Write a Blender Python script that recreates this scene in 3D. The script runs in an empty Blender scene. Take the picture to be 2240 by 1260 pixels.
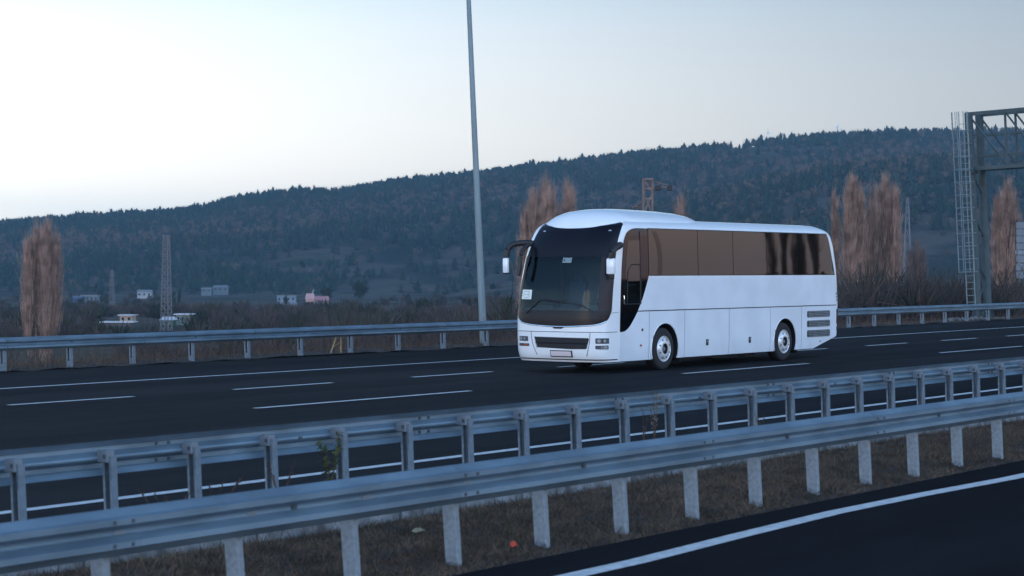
import bpy, bmesh, math, random
import numpy as np
from mathutils import Vector, Matrix
# camera model (road frame: X along the road, Y away from the camera, Z up)
F_PX, CAM_H, HOR = 4400.0, 2.4, 590.0
TH = math.atan(3180 / F_PX); CT, ST = math.cos(TH), math.sin(TH)
random.seed(7); RNG = np.random.default_rng(7)
scene = bpy.context.scene
C = scene.collection
# ---------------------------------------------------------------- camera
cam_d = bpy.data.cameras.new('camera'); cam = bpy.data.objects.new('camera', cam_d); C.objects.link(cam)
cam.location = (0, 0, CAM_H); cam.rotation_euler = (math.pi / 2, 0, math.atan2(ST, CT) - math.pi / 2)
cam_d.sensor_width = 36; cam_d.lens = 36 * F_PX / 2240; cam_d.shift_y = -(630 - HOR) / 2240
cam_d.clip_start = .5; cam_d.clip_end = 20000
cam_d.dof.use_dof = True; cam_d.dof.focus_distance = 47; cam_d.dof.aperture_fstop = 3.4
scene.camera = cam
# ---------------------------------------------------------------- sky, sun, exposure
SUN_AZ = math.degrees(math.atan2(ST, CT)) + 135     # world angle of the sun, left of the view and a little behind
SUN_EL = 5.0
SKY_TINT = (.078, .068, .068); VEIL = [(.0, (1.0, .89, .66)), (.045, (1.0, .93, .80)), (.12, (.68, .73, .75)), (.16, (.43, .57, .66)), (.30, (.13, .24, .42)), (1, (.015, .045, .13))]
VIEW_AZ = math.degrees(math.atan2(ST, CT)); VEIL_K = (1.15, 5.6); GLOW_OFF = 198; GLOW_K = 8.4
GLOW = [(.0, (.80, .38, .25)), (.04, (.94, .62, .44)), (.09, (.90, .76, .66)), (.17, (.60, .75, .92)), (.35, (.28, .45, .70)), (1, (.02, .05, .12))]
world = bpy.data.worlds.new('World'); scene.world = world; world.use_nodes = True
nt = world.node_tree; bg = nt.nodes['Background']
sky = nt.nodes.new('ShaderNodeTexSky'); sky.sky_type = 'NISHITA'; sky.sun_disc = False
sky.sun_elevation = math.radians(SUN_EL); sky.sun_rotation = math.radians(90 - SUN_AZ)
sky.air_density = 1.0; sky.dust_density = 1.5; sky.ozone_density = 4
wm = nt.nodes.new('ShaderNodeMix'); wm.data_type = 'RGBA'; wm.blend_type = 'MULTIPLY'; wm.inputs[0].default_value = 1
nt.links.new(sky.outputs[0], wm.inputs[6]); wm.inputs[7].default_value = (*SKY_TINT, 1)
# twilight: a pale band round the whole horizon with deep blue overhead, and the broad afterglow of the sunset behind the camera
wc = nt.nodes.new('ShaderNodeTexCoord'); wsep = nt.nodes.new('ShaderNodeSeparateXYZ'); nt.links.new(wc.outputs['Generated'], wsep.inputs[0])
def sky_layer(stops, azim, lo, hi, k_lo, k_hi):
    wr = nt.nodes.new('ShaderNodeValToRGB'); nt.links.new(wsep.outputs['Z'], wr.inputs[0]); el = wr.color_ramp.elements
    while len(el) < len(stops): el.new(.5)
    for k, (p, c) in enumerate(stops): el[k].position = p; el[k].color = (*c, 1)
    wd = nt.nodes.new('ShaderNodeVectorMath'); wd.operation = 'DOT_PRODUCT'; nt.links.new(wc.outputs['Generated'], wd.inputs[0])
    wd.inputs[1].default_value = (math.cos(math.radians(azim)), math.sin(math.radians(azim)), 0)
    wg = nt.nodes.new('ShaderNodeMapRange'); wg.interpolation_type = 'SMOOTHSTEP'; nt.links.new(wd.outputs['Value'], wg.inputs[0])
    wg.inputs[1].default_value = lo; wg.inputs[2].default_value = hi; wg.inputs[3].default_value = k_lo; wg.inputs[4].default_value = k_hi
    ws = nt.nodes.new('ShaderNodeVectorMath'); ws.operation = 'SCALE'; nt.links.new(wr.outputs[0], ws.inputs[0]); nt.links.new(wg.outputs[0], ws.inputs['Scale']); return ws.outputs[0]
last = wm.outputs[2]
for layer in (sky_layer(VEIL, VIEW_AZ + 75, -.2, 1.0, *VEIL_K), sky_layer(GLOW, VIEW_AZ + GLOW_OFF, -.62, 1, 0, GLOW_K)):
    wa = nt.nodes.new('ShaderNodeMix'); wa.data_type = 'RGBA'; wa.blend_type = 'ADD'; wa.inputs[0].default_value = 1
    nt.links.new(last, wa.inputs[6]); nt.links.new(layer, wa.inputs[7]); last = wa.outputs[2]
nt.links.new(last, bg.inputs[0])
sun_d = bpy.data.lights.new('sun', 'SUN'); sun = bpy.data.objects.new('sun', sun_d); C.objects.link(sun)
sun_d.energy = .5; sun_d.angle = math.radians(18); sun_d.color = (1, .72, .5)
sdir = Vector((math.cos(math.radians(SUN_AZ)), math.sin(math.radians(SUN_AZ)), math.tan(math.radians(SUN_EL + 5)))).normalized()
sun.rotation_euler = sdir.to_track_quat('Z', 'Y').to_euler(); sun.location = (-30, 60, 60)
scene.view_settings.view_transform = 'Standard'; scene.view_settings.look = 'None'
scene.view_settings.gamma = 1; scene.view_settings.use_curve_mapping = False
scene.view_settings.exposure = -1.0
def rd(r, d):                       # metres right of / ahead of the camera -> road frame
    return (d * CT + r * ST, d * ST - r * CT)
def to_rd(X, Y):
    return (X * ST - Y * CT, X * CT + Y * ST)
def on_y(px, py, Y):                # where the line of sight meets the vertical plane at distance Y from the road axis
    u = (px - 1120) / F_PX; v = (HOR - py) / F_PX
    t = Y / (ST - u * CT)
    return (t * (CT + u * ST), Y, t * v + CAM_H)
def at_depth(px, py, d):
    r = (px - 1120) / F_PX * d
    X, Y = rd(r, d)
    return (X, Y, CAM_H + (HOR - py) / F_PX * d)
# ---- coach body surface
AX = 41.20; YC = 26.53              # front axle X, centre line Y
def _tab(zs, vs, k=9):
    z = np.linspace(0.2, 3.7, 351); v = np.interp(z, zs, vs)
    pad = np.concatenate([np.full(k, v[0]), v, np.full(k, v[-1])])
    v = np.convolve(pad, np.ones(2 * k + 1) / (2 * k + 1), 'valid')
    return z, v
_F = _tab([.2, .3, .42, .9, 1.3, 2.0, 2.6, 3.0, 3.25, 3.4, 3.5, 3.58, 3.64],
          [-2.68, -2.74, -2.82, -2.85, -2.84, -2.73, -2.56, -2.39, -2.22, -2.08, -1.94, -1.77, -1.5])
_W = _tab([.2, .35, .6, 1.4, 2.2, 3.0, 3.34, 3.43, 3.5, 3.56, 3.6, 3.64],
          [1.235, 1.255, 1.27, 1.275, 1.27, 1.246, 1.235, 1.205, 1.13, 1.03, .93, .8], 4)
_R = _tab([.2, .6, 1.5, 2.4, 3.0, 3.3, 3.45, 3.55, 3.64],
          [9.18, 9.27, 9.33, 9.25, 9.11, 8.97, 8.80, 8.55, 8.1])
def fz(z): return float(np.interp(z, *_F))
def wz(z): return float(np.interp(z, *_W))
def rz(z): return float(np.interp(z, *_R))
AF, NF_, AR, NR_ = .52, 3.0, .26, 2.4
def half_y(x, z):                   # half width of the body at length x, height z
    f, w, r = fz(z), wz(z), rz(z)
    if x < f + AF:
        q = min(1, max(0, (f + AF - x) / AF)); return w * (1 - q ** NF_) ** (1 / NF_)
    if x > r - AR:
        q = min(1, max(0, (x - r + AR) / AR)); return w * (1 - q ** NR_) ** (1 / NR_)
    return w
_T = np.linspace(0, math.pi / 2, 60)
def _front_curve(z):
    f, w = fz(z), wz(z)
    ys = w * np.sin(_T) ** (2 / NF_); xs = f + AF - AF * np.cos(_T) ** (2 / NF_)
    L = np.concatenate([[0], np.cumsum(np.hypot(np.diff(xs), np.diff(ys)))])
    return xs, ys, L
def P_front(s, z, off=0.0):         # s: arc length from the front centre, negative = near side
    xs, ys, L = _front_curve(z)
    def p(a):
        if a <= L[-1]: return np.array([np.interp(a, L, xs), np.interp(a, L, ys)])
        return np.array([xs[-1] + a - L[-1], ys[-1]])
    a = abs(s); b = p(a); t = p(a + .01) - (p(a - .01) if a > .01 else p(0) * np.array([1, 0]) - np.array([0, .01]))
    t /= np.linalg.norm(t); n = np.array([-t[1], t[0]])
    # outward: away from the body centre
    if n[0] * (b[0] - 0) + n[1] * b[1] < 0: n = -n
    q = b + n * off
    return (float(q[0]), float(q[1]) * (1 if s >= 0 else -1), z)

# ---------------------------------------------------------------- materials
MATS = {}
def mat(name, col, rough=.6, metal=0.0, noise=0.0, nscale=5.0, col2=None, bump=0.0, bscale=40.0, spec=.5, coat=0.0, stretch=(1, 1, 1), coords='Object', detail=5):
    if name in MATS: return MATS[name]
    m = bpy.data.materials.new(name); m.use_nodes = True; n = m.node_tree.nodes; l = m.node_tree.links
    b = n['Principled BSDF']; b.inputs['Base Color'].default_value = (*col, 1)
    b.inputs['Roughness'].default_value = rough; b.inputs['Metallic'].default_value = metal
    b.inputs['Specular IOR Level'].default_value = spec; b.inputs['Coat Weight'].default_value = coat
    b.inputs['Coat Roughness'].default_value = .06
    tc = n.new('ShaderNodeTexCoord'); mp = n.new('ShaderNodeMapping'); mp.inputs['Scale'].default_value = stretch
    l.new(tc.outputs[coords], mp.inputs[0])
    if noise > 0 or col2:
        tx = n.new('ShaderNodeTexNoise'); tx.inputs['Scale'].default_value = nscale; tx.inputs['Detail'].default_value = detail
        l.new(mp.outputs[0], tx.inputs[0])
        rp = n.new('ShaderNodeValToRGB'); rp.color_ramp.elements[0].position = .36; rp.color_ramp.elements[1].position = .64
        c2 = col2 or tuple(min(1, c * (1 + noise)) for c in col); c1 = col if col2 else tuple(c * (1 - noise) for c in col)
        rp.color_ramp.elements[0].color = (*c1, 1); rp.color_ramp.elements[1].color = (*c2, 1)
        l.new(tx.outputs[0], rp.inputs[0]); l.new(rp.outputs[0], b.inputs['Base Color'])
    if bump > 0:
        t2 = n.new('ShaderNodeTexNoise'); t2.inputs['Scale'].default_value = bscale; t2.inputs['Detail'].default_value = 3
        l.new(mp.outputs[0], t2.inputs[0]); bp = n.new('ShaderNodeBump'); bp.inputs['Strength'].default_value = bump; bp.inputs['Distance'].default_value = .02
        l.new(t2.outputs[0], bp.inputs['Height']); l.new(bp.outputs[0], b.inputs['Normal'])
    MATS[name] = m; return m
def asphalt_mat(name, dark, light):
    """dark aggregate: fine stone speckle, faint wheel tracks along the road, patchy wear"""
    m = bpy.data.materials.new(name); m.use_nodes = True; n = m.node_tree.nodes; l = m.node_tree.links; b = n['Principled BSDF']
    tc = n.new('ShaderNodeTexCoord')
    def noise(sc, st, det=4):
        mp = n.new('ShaderNodeMapping'); mp.inputs['Scale'].default_value = st; l.new(tc.outputs['Object'], mp.inputs[0])
        t = n.new('ShaderNodeTexNoise'); t.inputs['Scale'].default_value = sc; t.inputs['Detail'].default_value = det; l.new(mp.outputs[0], t.inputs[0]); return t.outputs[0]
    big = noise(.25, (.12, 1.6, 1)); fine = noise(60, (1, 1, 1), 2); mid = noise(2.0, (.3, 1, 1))
    a = n.new('ShaderNodeMath'); a.operation = 'MULTIPLY_ADD'; a.inputs[1].default_value = .9; l.new(big, a.inputs[0]); l.new(fine, a.inputs[2])
    a2 = n.new('ShaderNodeMath'); a2.operation = 'MULTIPLY_ADD'; a2.inputs[1].default_value = .3; l.new(mid, a2.inputs[0]); l.new(a.outputs[0], a2.inputs[2])
    a3 = n.new('ShaderNodeMath'); a3.operation = 'MULTIPLY'; a3.inputs[1].default_value = .55; l.new(a2.outputs[0], a3.inputs[0]); a2 = a3
    rp = n.new('ShaderNodeValToRGB'); rp.color_ramp.elements[0].position = .54; rp.color_ramp.elements[1].position = .68
    rp.color_ramp.elements[0].color = (*dark, 1); rp.color_ramp.elements[1].color = (*light, 1)
    l.new(a2.outputs[0], rp.inputs[0]); l.new(rp.outputs[0], b.inputs['Base Color'])
    b.inputs['Roughness'].default_value = .88; b.inputs['Specular IOR Level'].default_value = .04
    bp = n.new('ShaderNodeBump'); bp.inputs['Strength'].default_value = .35; bp.inputs['Distance'].default_value = .01
    l.new(fine, bp.inputs['Height']); l.new(bp.outputs[0], b.inputs['Normal'])
    return m
M_ASPH = asphalt_mat('asphalt_far', (.0080, .0088, .0115), (.022, .023, .026))
M_ASPHN = asphalt_mat('asphalt_near', (.006, .006, .008), (.014, .014, .017))
M_LINE = mat('road_paint', (.50, .52, .53), .75, noise=.16, nscale=9, bump=.1, bscale=60)
M_GALV = mat('galvanised_steel', (.155, .225, .285), .46, metal=.4, noise=.20, nscale=2.5, bump=.04, bscale=40, stretch=(.6, 2, 2))
M_GALVP = mat('galvanised_post', (.20, .24, .275), .62, metal=.2, noise=.17, nscale=22, bump=.10, bscale=50)
M_GALVM = mat('galvanised_channel', (.15, .19, .23), .6, metal=.3, noise=.15, nscale=14)
M_GALVD = mat('weathered_steel', (.17, .20, .23), .6, metal=.35, noise=.2, nscale=4)
M_BOLT = mat('dark_bolt', (.07, .085, .10), .55, metal=.5)
M_MAST = mat('mast_steel', (.17, .225, .25), .55, metal=.35, noise=.12, nscale=1.0, stretch=(3, 3, .4))
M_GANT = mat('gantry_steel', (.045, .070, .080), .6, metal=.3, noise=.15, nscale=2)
M_STONE = mat('dull_stone', (.13, .14, .15), .9, noise=.3, nscale=4)
M_CONC = mat('pale_concrete', (.19, .20, .21), .9, noise=.55, nscale=4, bump=.4, bscale=25)
M_EARTH = mat('verge_earth', (.010, .008, .007), .95, col2=(.034, .024, .019), nscale=1.6, bump=.8, bscale=14)
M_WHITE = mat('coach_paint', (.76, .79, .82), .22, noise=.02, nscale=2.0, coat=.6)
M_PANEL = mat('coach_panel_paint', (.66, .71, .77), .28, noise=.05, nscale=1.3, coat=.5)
M_SEAM = mat('black_rubber', (.012, .012, .014), .7)
M_BLACK = mat('gloss_black', (.006, .006, .010), .28, spec=.2)
M_BLACKM = mat('matte_black', (.012, .012, .014), .55)
M_INT = mat('cabin_dark', (.05, .055, .06), .8)
M_TYRE = mat('tyre_rubber', (.014, .014, .016), .85, bump=.2)
M_RIM = mat('polished_rim', (.66, .68, .71), .30, metal=.4)
M_CHROME = mat('chrome', (.86, .87, .88), .12, metal=.9)
M_GRILLE = mat('grille_mesh', (.045, .05, .06), .5, metal=.3)
M_RED = mat('tail_red', (.10, .008, .010), .2, coat=.6)
M_AMBER = mat('amber', (.30, .06, .02), .3)
M_LENS = mat('lamp_lens', (.20, .22, .25), .12, metal=.6)
M_LAMPW = mat('lamp_reflector', (.85, .86, .88), .1, metal=.7)
M_PLATE = mat('plate', (.62, .55, .57), .5)
M_CARD = mat('card', (.70, .76, .72), .8)
M_INK = mat('ink', (.25, .30, .33), .8)
M_SEAT = mat('seat_cloth', (.05, .07, .10), .9)
M_SKIN = mat('skin', (.36, .22, .16), .6); M_SHIRT = mat('shirt', (.42, .47, .52), .85); M_TROUS = mat('trousers', (.03, .035, .05), .9)
def tinted(name, col, rough=.02):
    m = bpy.data.materials.new(name); m.use_nodes = True; b = m.node_tree.nodes['Principled BSDF']
    b.inputs['Base Color'].default_value = (*col, 1); b.inputs['Metallic'].default_value = 1; b.inputs['Roughness'].default_value = rough
    n = m.node_tree.nodes; l = m.node_tree.links
    tc = n.new('ShaderNodeTexCoord'); t = n.new('ShaderNodeTexNoise'); t.inputs['Scale'].default_value = .8; t.inputs['Detail'].default_value = 0
    l.new(tc.outputs['Object'], t.inputs[0]); bp = n.new('ShaderNodeBump'); bp.inputs['Strength'].default_value = .10; bp.inputs['Distance'].default_value = .02
    l.new(t.outputs[0], bp.inputs['Height']); l.new(bp.outputs[0], b.inputs['Normal'])
    return m
M_BRONZE = tinted('bronze_glass', (.086, .075, .072)); M_BRONZED = tinted('dark_bronze_glass', (.05, .038, .040), .06)
def clear_glass(name, tint, refl):
    m = bpy.data.materials.new(name); m.use_nodes = True; n = m.node_tree.nodes; l = m.node_tree.links
    for x in list(n):
        if x.type != 'OUTPUT_MATERIAL': n.remove(x)
    out = [x for x in n if x.type == 'OUTPUT_MATERIAL'][0]
    tr = n.new('ShaderNodeBsdfTransparent'); tr.inputs[0].default_value = (*tint, 1)
    gl = n.new('ShaderNodeBsdfGlossy'); gl.inputs['Roughness'].default_value = .02; gl.inputs[0].default_value = (.8, .95, 1, 1)
    fr = n.new('ShaderNodeLayerWeight'); fr.inputs[0].default_value = refl
    mx = n.new('ShaderNodeMixShader'); l.new(fr.outputs[0], mx.inputs[0]); l.new(tr.outputs[0], mx.inputs[1]); l.new(gl.outputs[0], mx.inputs[2]); l.new(mx.outputs[0], out.inputs[0])
    return m
M_WSCR = clear_glass('windscreen_glass', (.50, .64, .70), .24)
# ---------------------------------------------------------------- object helpers
def tag(o, label=None, cat=None, group=None, kind=None):
    if label: o['label'] = label
    if cat: o['category'] = cat
    if group: o['group'] = group
    if kind: o['kind'] = kind
    return o
def empty(name, loc=(0, 0, 0), rot=(0, 0, 0)):
    o = bpy.data.objects.new(name, None); o.empty_display_size = .3; o.location = loc; o.rotation_euler = rot; C.objects.link(o); return o
def link(name, me, parent=None, loc=None):
    o = bpy.data.objects.new(name, me); C.objects.link(o)
    if parent: o.parent = parent
    if loc is not None: o.location = loc
    return o
class MB:
    """collects shapes into one mesh"""
    def __init__(s): s.v = []; s.f = []; s.m = []
    def add(s, vs, fs, mi=0):
        o = len(s.v); s.v += [tuple(map(float, v)) for v in vs]; s.f += [tuple(i + o for i in f) for f in fs]; s.m += [mi] * len(fs); return s
    def box(s, c, d, mi=0, rot=None):
        x, y, z = d[0] / 2, d[1] / 2, d[2] / 2
        vs = [Vector((i * x, j * y, k * z)) for i in (-1, 1) for j in (-1, 1) for k in (-1, 1)]
        if rot is not None: vs = [rot @ v for v in vs]
        vs = [v + Vector(c) for v in vs]
        return s.add(vs, [(0, 1, 3, 2), (4, 6, 7, 5), (0, 4, 5, 1), (2, 3, 7, 6), (0, 2, 6, 4), (1, 5, 7, 3)], mi)
    def tube(s, pts, r, n=8, mi=0, cap=True):
        pts = [Vector(p) for p in pts]; rs = r if isinstance(r, (list, tuple)) else [r] * len(pts); vs = []; fs = []
        for i, p in enumerate(pts):
            t = (pts[min(i + 1, len(pts) - 1)] - pts[max(i - 1, 0)]).normalized()
            a = t.cross(Vector((0, 0, 1)) if abs(t.z) < .9 else Vector((1, 0, 0))).normalized(); b = t.cross(a)
            for k in range(n):
                q = 2 * math.pi * k / n; vs.append(p + (a * math.cos(q) + b * math.sin(q)) * rs[i])
        for i in range(len(pts) - 1):
            for k in range(n): fs.append((i * n + k, i * n + (k + 1) % n, (i + 1) * n + (k + 1) % n, (i + 1) * n + k))
        if cap: fs.append(tuple(range(n))[::-1]); fs.append(tuple((len(pts) - 1) * n + k for k in range(n)))
        return s.add(vs, fs, mi)
    def lathe(s, prof, c=(0, 0, 0), axis='y', n=32, mi=0, sign=1):
        vs = []; fs = []
        for (r, h) in prof:
            for k in range(n):
                q = 2 * math.pi * k / n; a, b = r * math.cos(q), r * math.sin(q)
                vs.append((c[0] + a, c[1] + h * sign, c[2] + b) if axis == 'y' else (c[0] + a, c[1] + b, c[2] + h))
        for i in range(len(prof) - 1):
            for k in range(n): fs.append((i * n + k, i * n + (k + 1) % n, (i + 1) * n + (k + 1) % n, (i + 1) * n + k))
        return s.add(vs, fs, mi)
    def mesh(s, name, mats, smooth=False, bevel=0):
        me = bpy.data.meshes.new(name); me.from_pydata(s.v, [], s.f)
        for m in (mats if isinstance(mats, (list, tuple)) else [mats]): me.materials.append(m)
        me.polygons.foreach_set('material_index', s.m)
        bm = bmesh.new(); bm.from_mesh(me)
        if bevel:
            ed = [e for e in bm.edges if e.is_manifold and e.calc_face_angle(0) > .5]
            bmesh.ops.bevel(bm, geom=ed, offset=bevel, segments=2, affect='EDGES', profile=.5)
        bmesh.ops.recalc_face_normals(bm, faces=bm.faces); bm.to_mesh(me); bm.free()
        if smooth: me.shade_smooth(); me.set_sharp_from_angle(angle=math.radians(40))
        return me
    def build(s, name, mats, parent=None, smooth=False, bevel=0, loc=None): return link(name, s.mesh(name, mats, smooth, bevel), parent, loc)
def raw_mesh(name, V, Fc, mats, mi=None, smooth=False):
    """fast mesh from numpy: V (n,3), Fc (m,k) with one k"""
    V = np.asarray(V, np.float32); Fc = np.asarray(Fc, np.int32); k = Fc.shape[1]
    me = bpy.data.meshes.new(name); me.vertices.add(len(V)); me.vertices.foreach_set('co', V.ravel())
    me.loops.add(Fc.size); me.loops.foreach_set('vertex_index', Fc.ravel())
    me.polygons.add(len(Fc)); me.polygons.foreach_set('loop_start', np.arange(0, Fc.size, k, dtype=np.int32))
    try: me.polygons.foreach_set('loop_total', np.full(len(Fc), k, np.int32))
    except Exception: pass
    for m in (mats if isinstance(mats, (list, tuple)) else [mats]): me.materials.append(m)
    if mi is not None: me.polygons.foreach_set('material_index', np.asarray(mi, np.int32))
    me.polygons.foreach_set('use_smooth', np.full(len(Fc), smooth))
    me.update(calc_edges=True); me.validate(); return me
def sheet(name, X0, X1, Y0, Y1, z, m, nx=1, ny=1, bumpz=0):
    xs = np.linspace(X0, X1, nx + 1); ys = np.linspace(Y0, Y1, ny + 1); gx, gy = np.meshgrid(xs, ys, indexing='ij')
    gz = np.full(gx.shape, z) + (RNG.random(gx.shape) * bumpz if bumpz else 0)
    V = np.stack([gx, gy, gz], -1).reshape(-1, 3); i = np.arange(nx)[:, None] * (ny + 1) + np.arange(ny)[None]; i = i.ravel()
    Fc = np.stack([i, i + ny + 1, i + ny + 2, i + 1], 1)
    return tag(link(name, raw_mesh(name, V, Fc, m)), kind='structure')
# ---------------------------------------------------------------- terrain
def sstep(x): x = np.clip(x, 0, 1); return x * x * (3 - 2 * x)
_nz = []
for i in range(26):
    q = RNG.random() * 2 * math.pi; w = 40 * 1.28 ** (i % 13) * (.8 + .4 * RNG.random()); _nz.append((math.cos(q) / w * 6.28, math.sin(q) / w * 6.28, RNG.random() * 6.28, w))
def nzf(x, y):
    s = 0
    for a, b, p, w in _nz: s = s + np.sin(a * x + b * y + p) * w
    return s / 2600
RIDGE = ([-400, -200, -60, 60, 130, 250, 330, 440, 500, 560, 650, 730, 780, 850, 950, 1040, 1150, 1250, 1350, 1500, 1650, 1800, 1900, 2000, 2100, 2240, 2500, 2900],
         [520, 515, 512, 500, 492, 482, 476, 466, 448, 438, 428, 430, 424, 411, 400, 389, 371, 363, 351, 342, 326, 313, 307, 304, 304, 307, 314, 332])
SPUR = ([900, 1000, 1100, 1200, 1300, 1500, 1650, 1800, 1950, 2080, 2240, 2500], [660, 610, 575, 535, 505, 448, 408, 376, 358, 350, 352, 360])
SHOULD = ([-200, 0, 100, 300, 450, 600, 800, 1000, 1150, 1300], [600, 590, 565, 532, 515, 498, 476, 456, 440, 450])
FARB = ([-500, -250, -60, 0, 60, 130, 200, 300], [500, 490, 487, 483, 481, 490, 510, 560])
def terrain(X, Y):
    X = np.asarray(X, float); Y = np.asarray(Y, float)
    r, d = to_rd(X, Y); rad = np.hypot(X, Y)
    # road bench and the valley beyond it
    z = np.full(X.shape, -.04)
    off = Y - 38.6
    z = z - 5.6 * sstep(off / 75) * 1.0 - .5 * sstep(off / 6)
    z = z - 7 * sstep((off - 60) / 600)
    z = np.where(off > 0, z + np.minimum(off, 40) / 40 * .25 * nzf(X * 9, Y * 9), z)
    o2 = -Y - 12
    z = np.where(o2 > 0, z - 1.2 * sstep(o2 / 12) + .4 * np.minimum(o2, 60) / 60 * nzf(X * 5, Y * 5), z)
    px = 1120 + F_PX * r / np.maximum(d, 1)
    front = (d > 300)
    def hump(tab, D, w0, w1):
        h = CAM_H + (HOR - np.interp(px, *tab)) * D / F_PX
        rise = np.where(d < D, sstep((d - (D - w0)) / w0) ** 1.05, 1 - .5 * sstep((d - D) / w1))
        return np.where(front, -12.6 + (h + 12.6) * rise, -50)
    side = sstep((np.abs(np.arctan2(r, d)) - .33) / .5)
    n = nzf(X, Y) * 5
    h = np.maximum(hump(RIDGE, 2100, 980, 900) , hump(SHOULD, 1700, 560, 500))
    h = np.maximum(h, hump(SPUR, 1500, 700, 500)); h = np.maximum(h, hump(FARB, 3600, 900, 900))
    h = h + np.where(h > -12, n * sstep((h + 12.6) / 40), 0)
    # low hills all round, behind the camera too
    ring = -12 + 62 * sstep((rad - 1500) / 1600) * (.75 + .5 * np.sin(np.arctan2(Y, X) * 5 + 1) * .5) + n * sstep((rad - 1500) / 1600)
    h = h * (1 - side) + np.maximum(ring, -14) * side
    return np.where((d > 300) | (side > 0), np.maximum(z, np.where(rad > 500, h, -60)), z)
ang = np.concatenate([np.linspace(-18, 18, 400, endpoint=False), np.linspace(18, 342, 260, endpoint=False)])
base_a = math.degrees(math.atan2(ST, CT))
ang = np.radians(base_a - ang)
rads = np.concatenate([[0.5], 3 * 1.0165 ** np.arange(0, 480)]); rads = rads[rads < 6000]; rads = np.append(rads, 6200)
A, Rr = np.meshgrid(ang, rads, indexing='ij')
TX, TY = Rr * np.cos(A), Rr * np.sin(A); TZ = terrain(TX, TY)
na, nr = A.shape
i = (np.arange(na)[:, None] * nr + np.arange(nr - 1)[None]).ravel(); j = (((np.arange(na) + 1) % na)[:, None] * nr + np.arange(nr - 1)[None]).ravel()
def terrain_mat():
    m = bpy.data.materials.new('country_ground'); m.use_nodes = True; n = m.node_tree.nodes; l = m.node_tree.links; b = n['Principled BSDF']
    b.inputs['Roughness'].default_value = 1; b.inputs['Specular IOR Level'].default_value = .1
    g = n.new('ShaderNodeNewGeometry')
    def noise(sc, det=5, rough=.6):
        t = n.new('ShaderNodeTexNoise'); t.inputs['Scale'].default_value = sc; t.inputs['Detail'].default_value = det; t.inputs['Roughness'].default_value = rough
        l.new(g.outputs['Position'], t.inputs[0]); return t.outputs[0]
    def ramp(src, stops):
        r = n.new('ShaderNodeValToRGB'); e = r.color_ramp.elements
        while len(e) < len(stops): e.new(.5)
        for k, (p, c) in enumerate(stops): e[k].position = p; e[k].color = (*c, 1)
        l.new(src, r.inputs[0]); return r.outputs[0]
    near = ramp(noise(.9, 6), [(.3, (.045, .036, .022)), (.5, (.09, .07, .045)), (.7, (.055, .062, .026))])
    far = ramp(noise(.011, 6, .65), [(.36, (.013, .022, .014)), (.46, (.030, .030, .026)), (.56, (.080, .066, .056)), (.66, (.022, .032, .018))])
    sx = n.new('ShaderNodeSeparateXYZ'); l.new(g.outputs['Position'], sx.inputs[0])
    ln = n.new('ShaderNodeVectorMath'); ln.operation = 'LENGTH'; l.new(g.outputs['Position'], ln.inputs[0])
    mr = n.new('ShaderNodeMapRange'); mr.inputs[1].default_value = 120; mr.inputs[2].default_value = 300; l.new(ln.outputs['Value'], mr.inputs[0])
    mx = n.new('ShaderNodeMix'); mx.data_type = 'RGBA'; l.new(mr.outputs[0], mx.inputs[0]); l.new(near, mx.inputs[6]); l.new(far, mx.inputs[7])
    l.new(mx.outputs[2], b.inputs['Base Color']); return m
tag(link('ground', raw_mesh('ground', np.stack([TX, TY, TZ], -1).reshape(-1, 3), np.stack([i, i + 1, j + 1, j], 1), terrain_mat(), smooth=True)), kind='structure')
def gz(X, Y): return float(terrain(np.array([X]), np.array([Y]))[0])
# ---------------------------------------------------------------- roads, kerb, markings
sheet('near_road', -300, 900, -9, 9.62, 0, M_ASPHN)
sheet('far_road', -300, 900, 13.15, 37.25, 0, M_ASPH)
vx = sheet('median_verge', -60, 260, 9.62, 12.16, .0, M_EARTH, 700, 14)
me = vx.data; co = np.empty(len(me.vertices) * 3, np.float32); me.vertices.foreach_get('co', co); co = co.reshape(-1, 3)
def verge_h(X, Y):
    q = np.clip((Y - 9.62) / .5, 0, 1) * np.clip((12.16 - Y) / .3, 0, 1); return -.02 + q * (.05 + .05 * nzf(X * 90, Y * 90) + .012)
t = np.clip((co[:, 1] - 9.62) / .5, 0, 1) * np.clip((12.16 - co[:, 1]) / .3, 0, 1)
co[:, 2] = -.02 + t * (.05 + .05 * nzf(co[:, 0] * 90, co[:, 1] * 90) + .03 * RNG.random(len(co))); co[:, 1] += np.where(co[:, 1] < 9.7, .05 * nzf(co[:, 0] * 150, co[:, 0] * 33), 0)
me.vertices.foreach_set('co', co.ravel()); me.update()
vf = sheet('far_verge', -60, 300, 37.25, 39.2, -.01, M_EARTH, 500, 8, .05)
ch = tag(empty('drainage_channel', (0, 12.68, 0)), kind='structure')
slab = MB().box((0, 0, .04), (1.97, 1.06, .12)).box((0, -.46, .115), (1.97, .14, .05)).mesh('concrete_slab', M_CONC, bevel=.012)
for k in range(36): link('concrete_slab', slab, ch, (4 + 2 * k, 0, random.uniform(-.012, .012)))
def marking(name, X0, X1, Y, w, Yf=None):
    n = max(1, int((X1 - X0) / 2)); xs = np.linspace(X0, X1, n + 1); V = []
    for x in xs:
        y = Y if Yf is None else Yf(x)
        V += [(x, y - w / 2, .004), (x, y + w / 2, .004)]
    Fc = [(2 * k, 2 * k + 2, 2 * k + 3, 2 * k + 1) for k in range(n)]
    return tag(link(name, raw_mesh(name, V, Fc, M_LINE)), kind='structure')
_lx = [on_y(px, 0, 8.8)[0] for px in (1290, 1440, 1671, 1894, 2240)]
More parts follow.
